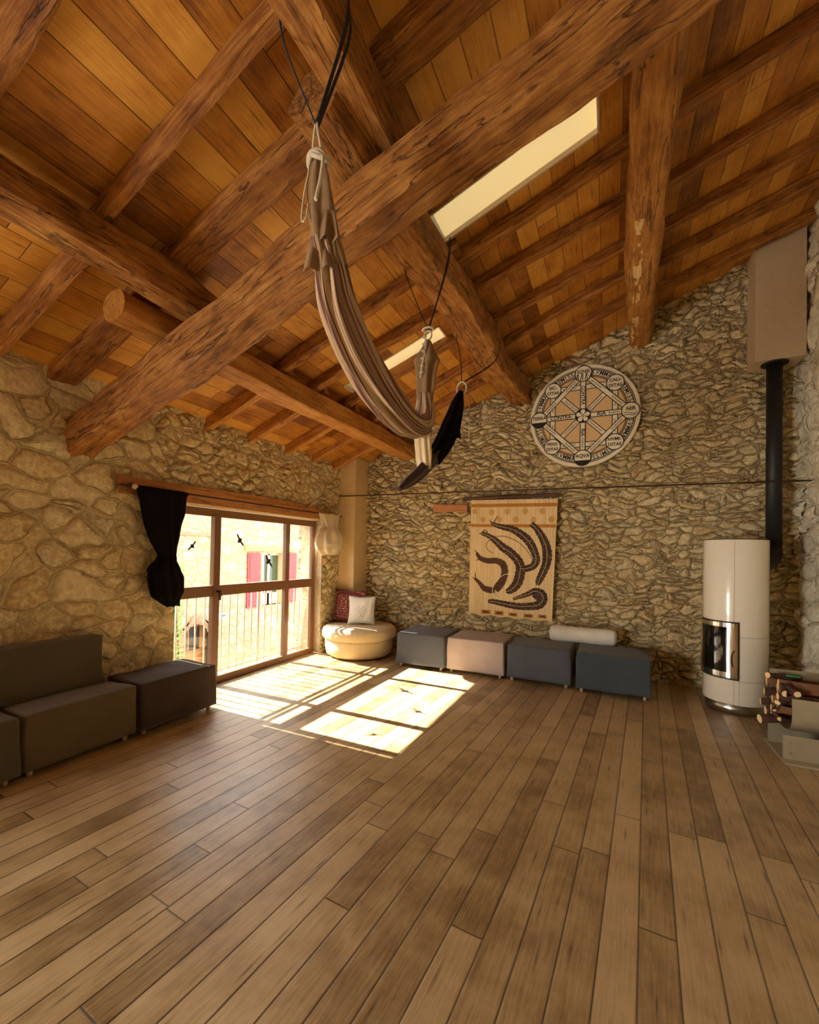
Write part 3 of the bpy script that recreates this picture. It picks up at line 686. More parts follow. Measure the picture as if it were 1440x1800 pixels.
def strip(x0, z0, x1, z1, h, n=40):
    out = []
    for i in range(n):
        a, b = i / n, (i + 1) / n; xa, xb = x0 + (x1 - x0) * a, x0 + (x1 - x0) * b; za, zb = z0 + (z1 - z0) * a, z0 + (z1 - z0) * b
        out.append([(xa, za - h / 2), (xb, zb - h / 2), (xb, zb + h / 2), (xa, za + h / 2)])
    return out
for sa in ((2.195, 2.335, 3.43, 2.315, .05), (2.195, 2.035, 3.42, 2.015, .045)): bm = bmesh.new(); lay(bm, strip(*sa), .0015); obj('woven_band', bm, M['tap_band'], Tp)
for dx, dz in ((2.25, 2.252), (2.507, 2.228), (2.742, 2.231), (2.999, 2.233), (3.237, 2.228), (2.376, 2.119), (2.625, 2.115), (2.866, 2.111), (3.115, 2.107), (3.359, 2.11)):
    bm = bmesh.new(); lay(bm, [[(dx + .042 * math.cos(2 * PI * k / 20), dz + .046 * math.sin(2 * PI * k / 20)) for k in range(20)]], .0015); obj('dot', bm, M['tap_dot'], Tp)
def ribbon(P, off, bm):
    C = catmull([Vector((p[0], p[1], p[2])) for p in P], 7); n = len(C); L = []
    for i, c in enumerate(C):
        d = C[min(i + 1, n - 1)] - C[max(i - 1, 0)]; d.z = 0; d.normalize(); nn = Vector((-d.y, d.x)); w_ = max(.002, c.z * (1.38 if c.z > .011 else 1)) * (1 + .07 * math.sin(i * 1.9)); L.append(((c.x + nn.x * w_, c.y + nn.y * w_), (c.x, c.y), (c.x - nn.x * w_, c.y - nn.y * w_)))
    lay(bm, [[L[i][a], L[i + 1][a], L[i + 1][a + 1], L[i][a + 1]] for i in range(n - 1) for a in (0, 1)], off)
limbs = {
 'arm1': [(2.501, 2.076, 0.012), (2.564, 2.04, 0.022), (2.689, 2.003, 0.03), (2.811, 1.976, 0.036), (2.933, 1.906, 0.041), (3.035, 1.82, 0.044), (3.112, 1.7, 0.041), (3.155, 1.582, 0.037), (3.156, 1.514, 0.039), (3.115, 1.444, 0.036), (3.024, 1.407, 0.034), (2.94, 1.405, 0.03)],
 'arm2': [(2.367, 1.916, 0.022), (2.458, 1.88, 0.024), (2.568, 1.809, 0.034), (2.676, 1.713, 0.043), (2.782, 1.644, 0.045), (2.887, 1.541, 0.047), (2.939, 1.439, 0.047), (2.933, 1.301, 0.051), (2.892, 1.178, 0.049), (2.807, 1.087, 0.039), (2.738, 1.066, 0.02)],
 'arm3': [(3.082, 2.051, 0.028), (3.149, 1.991, 0.03), (3.2, 1.922, 0.036), (3.258, 1.821, 0.041), (3.3, 1.703, 0.045), (3.31, 1.585, 0.047), (3.295, 1.467, 0.043), (3.248, 1.347, 0.039), (3.201, 1.235, 0.034), (3.185, 1.175, 0.016)],
 'arm4': [(2.288, 1.618, 0.016), (2.354, 1.538, 0.024), (2.464, 1.505, 0.03), (2.59, 1.508, 0.032), (2.688, 1.458, 0.037), (2.716, 1.345, 0.036), (2.683, 1.221, 0.039), (2.623, 1.13, 0.043), (2.579, 1.075, 0.036)],
 'arm5': [(2.267, 1.238, 0.014), (2.342, 1.17, 0.02), (2.417, 1.093, 0.03), (2.508, 1.071, 0.034), (2.57, 1.074, 0.03)],
 'arm6': [(2.844, 0.959, 0.012), (2.945, 1.0, 0.02), (3.046, 1.04, 0.026), (3.145, 1.088, 0.034), (3.236, 1.06, 0.043), (3.261, 0.977, 0.045), (3.197, 0.897, 0.045), (3.082, 0.872, 0.039), (2.947, 0.862, 0.036), (2.81, 0.87, 0.034), (2.671, 0.887, 0.03), (2.546, 0.905, 0.026), (2.474, 0.9, 0.018)],
 'belly': [(3.178, 1.107, 0.039), (3.195, 1.023, 0.049), (3.163, 0.971, 0.049)]}
claws = [[(2.501, 2.076, 0.009), (2.482, 2.118, 0.004)], [(2.546, 2.067, 0.009), (2.572, 2.129, 0.007), (2.612, 2.176, 0.004)], [(2.366, 1.925, 0.011), (2.412, 1.97, 0.005)], [(2.367, 1.916, 0.011), (2.321, 1.907, 0.005)], [(2.298, 1.618, 0.009), (2.26, 1.663, 0.004)], [(2.345, 1.529, 0.011), (2.281, 1.509, 0.005)], [(2.276, 1.248, 0.009), (2.275, 1.329, 0.004)], [(2.276, 1.221, 0.009), (2.229, 1.255, 0.004)], [(2.421, 1.97, 0.005), (2.449, 1.925, 0.009)],
 [(2.535, 1.622, 0.004), (2.453, 1.674, 0.004), (2.442, 1.764, 0.004), (2.531, 1.853, 0.004), (2.673, 1.871, 0.004), (2.814, 1.836, 0.004), (2.952, 1.75, 0.004), (3.055, 1.631, 0.004), (3.097, 1.546, 0.004)]]
for k, (nm, P) in enumerate(limbs.items()):
    bm = bmesh.new(); ribbon(P, .003 + .0004 * k, bm); obj('printed_limb', bm, M['scale_brown'] if nm in ('arm4', 'arm5') else M['scales'], Tp)
for P in claws:
    bm = bmesh.new(); ribbon(P, .0028, bm); obj('printed_claw', bm, M['scale_brown'], Tp)
bm = bmesh.new(); ribbon([(2.838, 1.323, .004), (2.717, 1.31, .004), (2.612, 1.235, .004), (2.543, 1.108, .004), (2.553, 1.003, .004), (2.617, .953, .004)], .008, bm); obj('printed_line', bm, M['white_paint'], Tp)
for P in ('arm1', 'arm2', 'arm3', 'arm6'):
    bm = bmesh.new(); ribbon([(x, z, .0028) for x, z, _ in limbs[P]], .0075, bm); obj('printed_line', bm, M['disc_tan'], Tp)
for a, b in (((2.376, 0.775), (2.513, 0.715)), ((2.575, 0.772), (2.709, 0.71)), ((2.786, 0.762), (2.907, 0.71)), ((3.0, 0.76), (3.126, 0.708)), ((3.199, 0.763), (3.313, 0.713))):
    bm = bmesh.new(); lay(bm, strip(a[0], (a[1] + b[1]) / 2, b[0], (a[1] + b[1]) / 2, a[1] - b[1], 6), .0016); q = obj('printed_square', bm, M['tap_band'], Tp)
    bm = bmesh.new(); lay(bm, strip(a[0] + .025, (a[1] + b[1]) / 2, b[0] - .025, (a[1] + b[1]) / 2, (a[1] - b[1]) * .4, 4), .003); obj('print', bm, M['scale_brown'], q)
bm = bmesh.new()
for i in range(60):
    x = 2.19 + i * .0202; z = .70 - (x - 2.19) * .018; cyl(bm, (x, tap_y(x, z), z), (x + random.uniform(-.006, .006), tap_y(x, z), z - random.uniform(.02, .045)), .0016, n=4)
obj('fringe', bm, M['tap'], Tp)
# wheel emblem disc ---------------------------------------------------------
CX, CZ, RR = 3.7525, 3.528, 0.70
D = thing('wall_disc', 'large round wooden wheel emblem with latin words, high on the gable wall', 'wall art', (CX, -0.075, CZ))
def ann(bm, r0, r1, y, yb=None, n=96, cx=0, cz=0, mi=0):
    A = [bm.verts.new((cx + r0 * math.cos(2 * PI * i / n), y, cz + r0 * math.sin(2 * PI * i / n))) for i in range(n)] if r0 > 0 else None
    B = [bm.verts.new((cx + r1 * math.cos(2 * PI * i / n), y, cz + r1 * math.sin(2 * PI * i / n))) for i in range(n)]
    if A:
        for i in range(n): bm.faces.new((A[i], A[(i + 1) % n], B[(i + 1) % n], B[i])).material_index = mi
    else: bm.faces.new(B).material_index = mi
    if yb is not None:
        Cc = [bm.verts.new((v.co.x, yb, v.co.z)) for v in B]
        for i in range(n): bm.faces.new((B[i], B[(i + 1) % n], Cc[(i + 1) % n], Cc[i])).material_index = mi
        bm.faces.new(Cc[::-1]).material_index = mi
def quad2(bm, p, q, w_, y):
    p = Vector(p); q = Vector(q); d = (q - p).normalized(); n_ = Vector((-d.y, d.x)) * w_ / 2
    bm.faces.new([bm.verts.new((c.x, y, c.y)) for c in (p + n_, q + n_, q - n_, p - n_)])
bm = bmesh.new(); ann(bm, 0, RR, 0, 0.03); obj('disc', bm, M['white_paint'], D)
bm = bmesh.new(); ann(bm, 0, RR * .80, -.0016); obj('field', bm, M['disc_tan'], D)
bm = bmesh.new()
for r in (.93, .905, .80, .775): ann(bm, RR * (r - .010), RR * (r + .005), -.0024)
obj('ring_line', bm, M['ink'], D)
angs = {0: 'AER', 45: 'CALI-/DITAS', 90: 'IGNIS', 135: 'SIC-/CITAS', 180: 'TERRA', 225: 'FRIGI/DITAS', 270: 'AQVA', 315: 'HVMI-/DITAS'}
node = {a: Vector((math.cos(math.radians(a)), math.sin(math.radians(a)))) * RR * (.83 if a % 90 == 0 else .80) for a in angs}
order = [(45, 225), (135, 315), (45, 135), (135, 225), (225, 315), (315, 45), (0, 90), (90, 180), (180, 270), (270, 0), (90, 270), (0, 180)]
bo, bw_ = bmesh.new(), bmesh.new()
for k, (a, b) in enumerate(order):
    quad2(bo, node[a], node[b], RR * .108, -.003 - k * .0006); quad2(bw_, node[a], node[b], RR * .076, -.0033 - k * .0006)
obj('bar_outline', bo, M['ink'], D); obj('bar', bw_, M['white_paint'], D)
yN = -.0125
def text(s, x, z, size, rot=0.0, y=yN, mat='ink', parent=D, name='lettering', sx=1.0, rx=PI / 2, base=None, bold=0.0):
    c = bpy.data.curves.new('t', 'FONT'); c.body = s; c.size = size; c.align_x = 'CENTER'; c.align_y = 'CENTER'; c.extrude = 0.0006; c.offset = bold
    o = bpy.data.objects.new('t', c); col.objects.link(o)
    me = bpy.data.meshes.new_from_object(o.evaluated_get(bpy.context.evaluated_depsgraph_get())); bpy.data.objects.remove(o)
    mt = (base or Matrix.Translation((x, y, z))) @ Matrix.Rotation(rx, 4, 'X') @ Matrix.Rotation(rot, 4, 'Z') @ Matrix.Diagonal((sx, 1, 1, 1))
    me.transform(mt); me.materials.clear(); me.materials.append(M[mat]); oo = bpy.data.objects.new(name, me); col.objects.link(oo); oo.parent = parent; return oo
for a, s in angs.items():
    p = node[a]; bm = bmesh.new(); ann(bm, 0, RR * .155, yN, cx=p.x, cz=p.y, n=40); ring = obj('node_circle', bm, M['white_paint'], D)
    bm = bmesh.new(); ann(bm, RR * .144, RR * .162, yN - .0006, cx=p.x, cz=p.y, n=40); obj('outline', bm, M['ink'], ring)
    parts = s.split('/'); sz = RR * (.086 if len(parts) > 1 else .092)
    for i, q in enumerate(parts):
        dz = 0.045 * RR * (1 if i == 0 else -1) * 1.15 if len(parts) > 1 else RR * .035
        text(q, p.x, p.y + dz, sz, 0, yN - .0012, parent=ring, bold=.0016)
    if len(parts) == 1:
        bm = bmesh.new()
        if s == 'IGNIS':
            for q in range(7): x = p.x + (q - 3) * RR * .04; quad2(bm, (x - .008, p.y - .09), (x + .012 * (-1) ** q, p.y + .0), .010, yN - .001)
        elif s == 'AER':
            for q in range(2): tube(bm, [(p.x - .08, yN - .001, p.y - .03 - q * .03), (p.x - .03, yN - .001, p.y - .02 - q * .03), (p.x + .03, yN - .001, p.y - .045 - q * .02), (p.x + .08, yN - .001, p.y - .03 - q * .02)], .0035, 5, flat=(1, 1))
        else:
            vsg = [bm.verts.new((p.x + RR * .145 * math.cos(t), yN - .001, p.y + RR * .145 * math.sin(t))) for t in [math.radians(200 + 14 * i) for i in range(11)]]; bm.faces.new(vsg)
        obj('symbol', bm, M['ink'], ring)
def arc_text(s, a_mid, r, size, flip=False):
    n = len(s); step = size * 1.02 / r
    for i, ch in enumerate(s):
        a = math.radians(a_mid) - (i - (n - 1) / 2) * step * (-1 if flip else 1)
        yield ch, r * math.cos(a), r * math.sin(a), a - PI / 2 + (PI if flip else 0)
for a_mid, s, fl_ in ((112.5, 'REMISSA', 0), (67.5, 'SVMMA', 0), (22.5, 'REMISSA', 0), (-22.5, 'SVMMA', 0), (-67.5, 'REMISSA', 0), (247.5, 'SVMMA', 1), (202.5, 'REMISSA', 0), (157.5, 'SVMMA', 0)):
    ls = [text(ch, x, z, RR * .115, rot, -.0035, bold=.0012, sx=.9) for ch, x, z, rot in arc_text(s, a_mid, RR * .853, RR * .062 if s == 'REMISSA' else RR * .078, fl_)]
    me0 = ls[0].data; b2 = bmesh.new()
    for l in ls: b2.from_mesh(l.data)
    for l in ls[1:]: bpy.data.objects.remove(l)
    b2.to_mesh(me0); b2.free()
text('CONTRA·', -RR * .40, 0, RR * .105, 0, -.0115, bold=.0016, sx=.9); text('RIA', RR * .33, 0, RR * .105, 0, -.0115, bold=.0016)
text('CONTRA', 0, RR * .40, RR * .10, -PI / 2, -.0112, bold=.0016, sx=.9); text('RIA', 0, -RR * .33, RR * .10, -PI / 2, -.0112, bold=.0016)
def scribble(c, ang, L, bm, y):
    d = Vector((math.cos(ang), math.sin(ang))); nn = Vector((-d.y, d.x)); pts = []
    k = int(L / .011)
    for i in range(k + 1):
        q = Vector(c) + d * (L * (i / k - .5)) + nn * (.010 * (1 if i % 2 else -1) * (1 if (i // 2) % 3 else 1.5)); pts.append(q)
    for i in range(k): quad2(bm, pts[i], pts[i + 1], .005, y)
bm = bmesh.new()
for k, (a, b) in enumerate(order[:10]):
    A, B = node[a], node[b]; d = (B - A); ang = math.atan2(d.y, d.x)
    for f in ((.28, .72) if k > 1 else (.30, .70)): scribble(A + d * f, ang, d.length * (.22 if k > 1 else .2), bm, -.0036 - k * .0006)
for c_, a_ in (((RR * .55, 0), 0), ((0, -RR * .53), PI / 2)): scribble(c_, a_, RR * .2, bm, -.0112)
obj('script_line', bm, M['ink'], D)
bm = bmesh.new(); ann(bm, 0, RR * .145, -.0128, n=40); ro = obj('rosette', bm, M['ink'], D)
bm = bmesh.new()
for k in range(5):
    a = 2 * PI * k / 5 + .3; ann(bm, 0, RR * .042, -.0134, n=14, cx=RR * .085 * math.cos(a), cz=RR * .085 * math.sin(a))
ann(bm, RR * .028, RR * .048, -.0138, n=24); ann(bm, 0, RR * .014, -.0138, n=16); obj('petals', bm, M['white_paint'], ro)

# ================================================================== SEATING
def soft_block(sx, sy, z0, z1, seed, flare=0.012, wr=0.006):
    """cloth covered cube: rounded top, slightly flared hem"""
    b = bmesh.new(); n = 14
    us = [-1 + 2 * i / n for i in range(n + 1)]; V = {}
    def vert(i, j, k, nz):
        key = (i, j, k)
        if key in V: return V[key]
        x, y, t = us[i] * sx / 2, us[j] * sy / 2, k / nz
        z = z0 + (z1 - z0) * t; fl_ = flare * (1 - t); x *= 1 + fl_ / (sx / 2); y *= 1 + fl_ / (sy / 2)
        d = wr * noise.noise(Vector((x * 4 + seed, y * 4, z * 4))) * 2
        x += d * (1 if abs(us[i]) == 1 else 0) * us[i]; y += d * (1 if abs(us[j]) == 1 else 0) * us[j]
        if k == nz: z += 0.008 * math.cos(us[i] * PI / 2) * math.cos(us[j] * PI / 2) + d * .6
        if k == 0: z += .004 * noise.noise(Vector((x * 5, y * 5, seed)))
        V[key] = b.verts.new((x, y, z)); return V[key]
    nz = 10
    for k in range(nz):
        for i in range(n):
            b.faces.new((vert(i, 0, k, nz), vert(i + 1, 0, k, nz), vert(i + 1, 0, k + 1, nz), vert(i, 0, k + 1, nz)))
            b.faces.new((vert(i + 1, n, k, nz), vert(i, n, k, nz), vert(i, n, k + 1, nz), vert(i + 1, n, k + 1, nz)))
            b.faces.new((vert(0, i + 1, k, nz), vert(0, i, k, nz), vert(0, i, k + 1, nz), vert(0, i + 1, k + 1, nz)))
            b.faces.new((vert(n, i, k, nz), vert(n, i + 1, k, nz), vert(n, i + 1, k + 1, nz), vert(n, i, k + 1, nz)))
    for i in range(n):
        for j in range(n): b.faces.new((vert(i, j, nz, nz), vert(i + 1, j, nz, nz), vert(i + 1, j + 1, nz, nz), vert(i, j + 1, nz, nz)))
    for i in range(n):
        for j in range(n): b.faces.new((vert(i, j, 0, nz), vert(i, j + 1, 0, nz), vert(i + 1, j + 1, 0, nz), vert(i + 1, j, 0, nz)))
    bmesh.ops.recalc_face_normals(b, faces=b.faces)
    ee = [e for e in b.edges if len(e.link_faces) == 2 and e.link_faces[0].normal.dot(e.link_faces[1].normal) < 0.35 and e.verts[0].co.z + e.verts[1].co.z > 2 * z0 + .02]
    bmesh.ops.bevel(b, geom=ee, offset=.016, segments=3, profile=.5, affect='EDGES', clamp_overlap=True)
    for f in b.faces: f.smooth = True
    return b
def seat_block(name, label, cat, c, sx, sy, h, m, seed, rz=0, group=None):
    t = thing(name, label, cat, (c[0], c[1], 0), rz, group)
    obj('cover', soft_block(sx, sy, .052, h, seed), m, t)
    for ax in (-1, 1):
        for ay in (-1, 1):
            bm = bmesh.new(); cyl(bm, (ax * (sx / 2 - .05), ay * (sy / 2 - .05), 0), (ax * (sx / 2 - .05), ay * (sy / 2 - .05), .09), .018, .024, 14); obj('leg', bm, M['foot'], t)
    return t
g = 'cloth covered stools along the gable wall'
seat_block('ottoman', 'slate grey covered cube stool nearest the round pouf', 'stool', (1.735, -0.575, 0), .70, .70, .475, M['fab_grey'], 1, .02)
seat_block('ottoman', 'pale grey covered cube stool between two darker ones', 'stool', (2.505, -0.53, 0), .76, .70, .47, M['fab_lilac'], 2, .01)
seat_block('ottoman', 'dark grey covered cube stool, second from the stove', 'stool', (3.32, -0.545, 0), .75, .66, .462, M['fab_grey'], 3, -.015)
seat_block('ottoman', 'dark blue-grey covered cube stool nearest the stove, half under the bolster', 'stool', (4.145, -0.59, 0), .76, .66, .465, M['fab_teal'], 4, .01)
seat_block('sofa_module', 'charcoal covered seat block at the window end of the low sofa', 'sofa', (0.295, -3.64, 0), .50, .75, .445, M['fab_dark'], 5)
seat_block('sofa_module', 'taupe covered sofa seat block beside the charcoal one', 'sofa', (0.275, -4.425, 0), .49, .74, .44, M['fab_taupe'], 6)
seat_block('sofa_module', 'grey-brown covered sofa seat block cut by the photo edge', 'sofa', (0.275, -5.235, 0), .50, .80, .44, M['fab_olive'], 7)
Bk = thing('long_cushion', 'long grey-brown back cushion leaning on the stone wall above the sofa seats', 'cushion', (0.13, -4.88, 0.455))
b = soft_block(.17, 1.50, 0, .385, 9, 0.0, .008); 
for v in b.verts: v.co.x += -.06 * v.co.z / .385
obj('cover', b, M['fab_olive'], Bk)
# pouf
def lathe(bm, prof, n=64, mi=0, wob=0.0, seed=0):
    rings = []
    for r, z in prof:
        rings.append([bm.verts.new(((r + wob * noise.noise(Vector((math.cos(2 * PI * i / n) * 3, math.sin(2 * PI * i / n) * 3, z * 9 + seed)))) * math.cos(2 * PI * i / n), (r + wob * noise.noise(Vector((math.cos(2 * PI * i / n) * 3, math.sin(2 * PI * i / n) * 3, z * 9 + seed)))) * math.sin(2 * PI * i / n), z)) for i in range(n)])
    for a in range(len(rings) - 1):
        for i in range(n): f = bm.faces.new((rings[a][i], rings[a][(i + 1) % n], rings[a + 1][(i + 1) % n], rings[a + 1][i])); f.smooth = True; f.material_index = mi
    bm.faces.new(rings[0][::-1]).material_index = mi; bm.faces.new(rings[-1]).material_index = mi
def ribbed():
    t = NT('cream_corduroy'); P = t.coord(); sp = t.new('ShaderNodeSeparateXYZ'); t.link(P, sp.inputs[0])
    an = t.math('ARCTAN2', sp.outputs[1], sp.outputs[0]); wv = t.math('SINE', t.math('MULTIPLY', an, 150.0))
    h = t.math('ADD', t.math('MULTIPLY', wv, .5), t.math('MULTIPLY', t.noise(P, 40).outputs[0], .6))
    t.base(t.ramp(h, [(0.0, (0.60, 0.46, 0.26)), (0.7, (0.76, 0.63, 0.41))])); t.set(Roughness=.95); t.bump(h, .25, .01); return t.m
M['cord'] = ribbed()
Pf = thing('pouf', 'large round cream corduroy pouf in the sunny corner by the window', 'pouf', (0.56, -0.60, 0))
bm = bmesh.new(); lathe(bm, [(.40, .0), (.46, .02), (.51, .06), (.525, .14), (.53, .24), (.52, .275), (.50, .28)], wob=.008); obj('base', bm, M['cord'], Pf)
bm = bmesh.new(); lathe(bm, [(.50, .272), (.55, .285), (.572, .32), (.575, .38), (.560, .425), (.52, .45), (.40, .458), (.15, .46)], wob=.010, seed=3); obj('seat_cushion', bm, M['fab_white'] and M['cord'], Pf)
def pillow(w_, h_, t_, pinch=.10):
    b = bmesh.new(); n = 22; V = [[[None] * 2 for _ in range(n + 1)] for _ in range(n + 1)]
    for i in range(n + 1):
        for j in range(n + 1):
            u, v = -1 + 2 * i / n, -1 + 2 * j / n
            k = max(0.0, (1 - abs(u) ** 2.6) * (1 - abs(v) ** 2.6)) ** .55
            px = u * (1 - pinch * (1 - abs(v) ** 2) * abs(u) ** 3) * w_ / 2; pz = v * (1 - pinch * (1 - abs(u) ** 2) * abs(v) ** 3) * h_ / 2
            wn = .012 * noise.noise(Vector((u * 2.2, v * 2.2, w_ * 9)))
            for s in (0, 1): V[i][j][s] = b.verts.new((px, (t_ / 2 * k + wn * k) * (1 if s else -1), pz + h_ / 2))
    for i in range(n):
        for j in range(n):
            for s in (0, 1):
                b.faces.new((V[i][j][s], V[i + 1][j][s], V[i + 1][j + 1][s], V[i][j + 1][s])).smooth = True
    bmesh.ops.remove_doubles(b, verts=b.verts, dist=.0004); return b
def tilt(t, ax): t.rotation_euler = (ax, 0, t.rotation_euler[2]); return t
Pr = tilt(thing('cushion', 'dark red patterned kilim cushion leaning on the plaster column', 'cushion', (0.33, -0.58, .462), .02), -.14)
obj('cover', pillow(.60, .54, .14), M['kilim'], Pr)
Pw = tilt(thing('cushion', 'smaller off-white cushion embroidered with a star flower, in front of the red one', 'cushion', (0.60, -0.62, .465), .40), -.20)
obj('cover', pillow(.44, .45, .13), M['fab_white'], Pw)
bm = bmesh.new()
for k in range(8):
    a = 2 * PI * k / 8 + .2; b2 = bmesh.new(); bmesh.ops.create_uvsphere(b2, u_segments=10, v_segments=6, radius=1)
    for v in b2.verts: v.co = Vector((v.co.x * .042, v.co.y * .007, v.co.z * .014)); v.co = Matrix.Rotation(a, 3, 'Y') @ (v.co + Vector((.052, 0, 0)))
    merge(bm, b2, 0, Matrix.Translation((0.0, -.069, .21)))
obj('embroidered_flower', bm, M['fab_white'], Pw)
Bo = thing('bolster', 'off-white round bolster cushion lying across the two stools nearest the stove', 'cushion', (3.79, -0.30, 0.565), .015)
bm = bmesh.new(); n = 40; rings = []
pr = [(-.41, .02), (-.405, .06), (-.385, .09), (-.34, .102), (-.2, .104), (0, .10), (.2, .105), (.34, .103), (.385, .09), (.405, .06), (.41, .02)]
pp = catmull([Vector((a, 0, r)) for a, r in pr], 5)
for q in pp: rings.append([bm.verts.new((q.x, (q.z + .004 * noise.noise(Vector((q.x * 14, j * .5, 0)))) * math.cos(2 * PI * j / n), (q.z + .004 * noise.noise(Vector((q.x * 14, j * .5, 0)))) * math.sin(2 * PI * j / n))) for j in range(n)])
for i in range(len(rings) - 1):
    for j in range(n): bm.faces.new((rings[i][j], rings[i][(j + 1) % n], rings[i + 1][(j + 1) % n], rings[i + 1][j])).smooth = True
bm.faces.new(rings[0][::-1]); bm.faces.new(rings[-1]); obj('cover', bm, M['fab_white'], Bo)

# ================================================================== STOVE
SC = Vector((5.33, -0.68, 0)); SR = 0.285
St = thing('wood_stove', 'tall cream ceramic cylinder wood stove with a glazed fire door', 'stove', SC)
bm = bmesh.new(); lathe(bm, [(SR - .028, 0), (SR - .028, .11)], 72); obj('plinth', bm, M['steel'], St)
bm = bmesh.new(); lathe(bm, [(SR - .035, .105), (SR - .004, .106), (SR, .113), (SR, 1.795), (SR - .004, 1.803), (SR - .03, 1.805)], 96); obj('body', bm, M['ceramic'], St)
bm = bmesh.new(); lathe(bm, [(SR - .02, 1.805), (SR - .02, 1.812)], 64); obj('top_plate', bm, M['black_metal'], St)
cd = math.atan2(-6.322 + .68, 4.105 - 5.33)
def patch(bm, a0, a1, z0, z1, r0, r1, n=14):
    rg = []
    for i in range(n + 1):
        a = a0 + (a1 - a0) * i / n; rg.append([bm.verts.new((r * math.cos(a), r * math.sin(a), z)) for r, z in ((r0, z0), (r1, z0), (r1, z1), (r0, z1))])
    for i in range(n):
        for k in range(4): bm.faces.new((rg[i][k], rg[i][(k + 1) % 4], rg[i + 1][(k + 1) % 4], rg[i + 1][k]))
    bm.faces.new(rg[0]); bm.faces.new(rg[-1][::-1])
dA, dB = cd - math.radians(82), cd + math.radians(8)
zd0, zd1 = .36, .955
bm = bmesh.new(); patch(bm, dA, dB, zd0, zd1, SR - .02, SR + .006); obj('door_surround', bm, M['black_metal'], St)
Dr = bmesh.new(); m1 = .035; m2 = math.radians(3)
A0, A1 = dA + m2, dB - m2
patch(Dr, A0, A1, zd0 + .02, zd0 + .075, SR, SR + .018); patch(Dr, A0, A1, zd1 - .06, zd1 - .015, SR, SR + .018)
patch(Dr, A0, A0 + math.radians(12), zd0 + .07, zd1 - .055, SR, SR + .018); patch(Dr, A1 - math.radians(17), A1, zd0 + .07, zd1 - .055, SR, SR + .018)
dr = obj('door', Dr, M['chrome'], St)
bm = bmesh.new(); patch(bm, A0 + math.radians(11), A1 - math.radians(16), zd0 + .065, zd1 - .05, SR, SR + .010); obj('glass', bm, M['fireglass'], dr)
bm = bmesh.new(); a = A1 - math.radians(6); hr = SR + .035
tube(bm, [(SR * math.cos(a), SR * math.sin(a), .66), (hr * math.cos(a), hr * math.sin(a), .66), (hr * math.cos(a - .05), hr * math.sin(a - .05), .62), (hr * math.cos(a - .06), hr * math.sin(a - .06), .55), (hr * math.cos(a - .03), hr * math.sin(a - .03), .50)], .007, 8); obj('handle', bm, M['black_metal'], dr)
bm = bmesh.new()
for a in (cd - math.radians(1),):
    patch(bm, a - .004, a + .004, .955, 1.80, SR - .002, SR + .0008, 2); patch(bm, a - .004, a + .004, .105, .36, SR - .002, SR + .0008, 2)
for a in (dB, dA): patch(bm, a - .003, a + .003, .105, .36, SR - .002, SR + .0008, 2)
patch(bm, dB, cd + math.radians(150), .800, .803, SR - .002, SR + .0008, 20)
patch(bm, dB - math.radians(1), dB + math.radians(120), .352, .355, SR - .002, SR + .0008, 20)
obj('tile_joint', bm, M['joint'], St)
Fl = thing('flue_pipe', 'black metal flue pipe rising behind the stove into the plaster box', 'flue pipe', (5.79, -0.19, 0))
bm = bmesh.new(); cyl(bm, (0, 0, 1.72), (0, 0, 3.86), .074, n=32); obj('pipe', bm, M['black_metal'], Fl)
bm = bmesh.new(); tube(bm, [(0, 0, 1.76), (0, 0, 1.66), (-.06, -.07, 1.57), (-.19, -.2, 1.50), (-.24, -.25, 1.48)], .075, 24); obj('elbow', bm, M['black_metal'], Fl)
bm = bmesh.new(); cyl(bm, (0, 0, 3.835), (0, 0, 3.85), .125, n=36); obj('collar', bm, M['black_metal'], Fl)
bm = bmesh.new(); box(bm, 5.578, 6.03, -0.32, -0.0, 3.85, 5.4, .003)
for v in bm.verts:
    if v.co.z > 5: v.co.z = roof(v.co.x) - .01
tag(obj('flue_box', bm, M['plaster_box']), 'boxed-in plaster flue casing under the roof above the stove', 'flue casing')
# ================================================================== LOG RACK
Lr = thing('log_rack', 'U-shaped sheet steel firewood rack on a flat base beside the stove', 'log rack', (5.37, -1.70, 0))
def sheet(bm, prof, x0, x1, th=.006):
    n = len(prof); A = []; B = []
    nr = []
    for i in range(n):
        d = Vector(prof[min(i + 1, n - 1)]) - Vector(prof[max(i - 1, 0)]); d.normalize(); nr.append(Vector((-d.y, d.x)) * th)
    rows = []
    for i, (y, z) in enumerate(prof): rows.append([bm.verts.new(c) for c in ((x0, y, z), (x1, y, z), (x1, y + nr[i].x, z + nr[i].y), (x0, y + nr[i].x, z + nr[i].y))])
    for i in range(n - 1):
        for k in range(4): bm.faces.new((rows[i][k], rows[i][(k + 1) % 4], rows[i + 1][(k + 1) % 4], rows[i + 1][k]))
    bm.faces.new(rows[0]); bm.faces.new(rows[-1][::-1])
up = [(-.26, .50), (-.26, .34)] + [(-.26 + .17 * (1 - math.cos(t)), .34 - .13 * math.sin(t)) for t in [PI / 2 * i / 8 for i in range(1, 9)]] + [(.05, .205)] + [(.05 + .2 * math.sin(t), .205 + .14 * (1 - math.cos(t))) for t in [PI / 2 * i / 8 for i in range(1, 9)]] + [(.27, .62)]
bm = bmesh.new(); sheet(bm, up, .055, .64); cr = obj('cradle', bm, M['steel_rack'], Lr)
for ya in (-.25, .10): bm = bmesh.new(); box(bm, .0, .64, ya, ya + .005, .02, .205, .001); obj('base_panel', bm, M['steel_rack'], Lr)
bm = bmesh.new(); box(bm, -.01, .64, -.34, .18, 0.001, .02, .002); obj('base_plate', bm, M['steel_rack'], Lr)
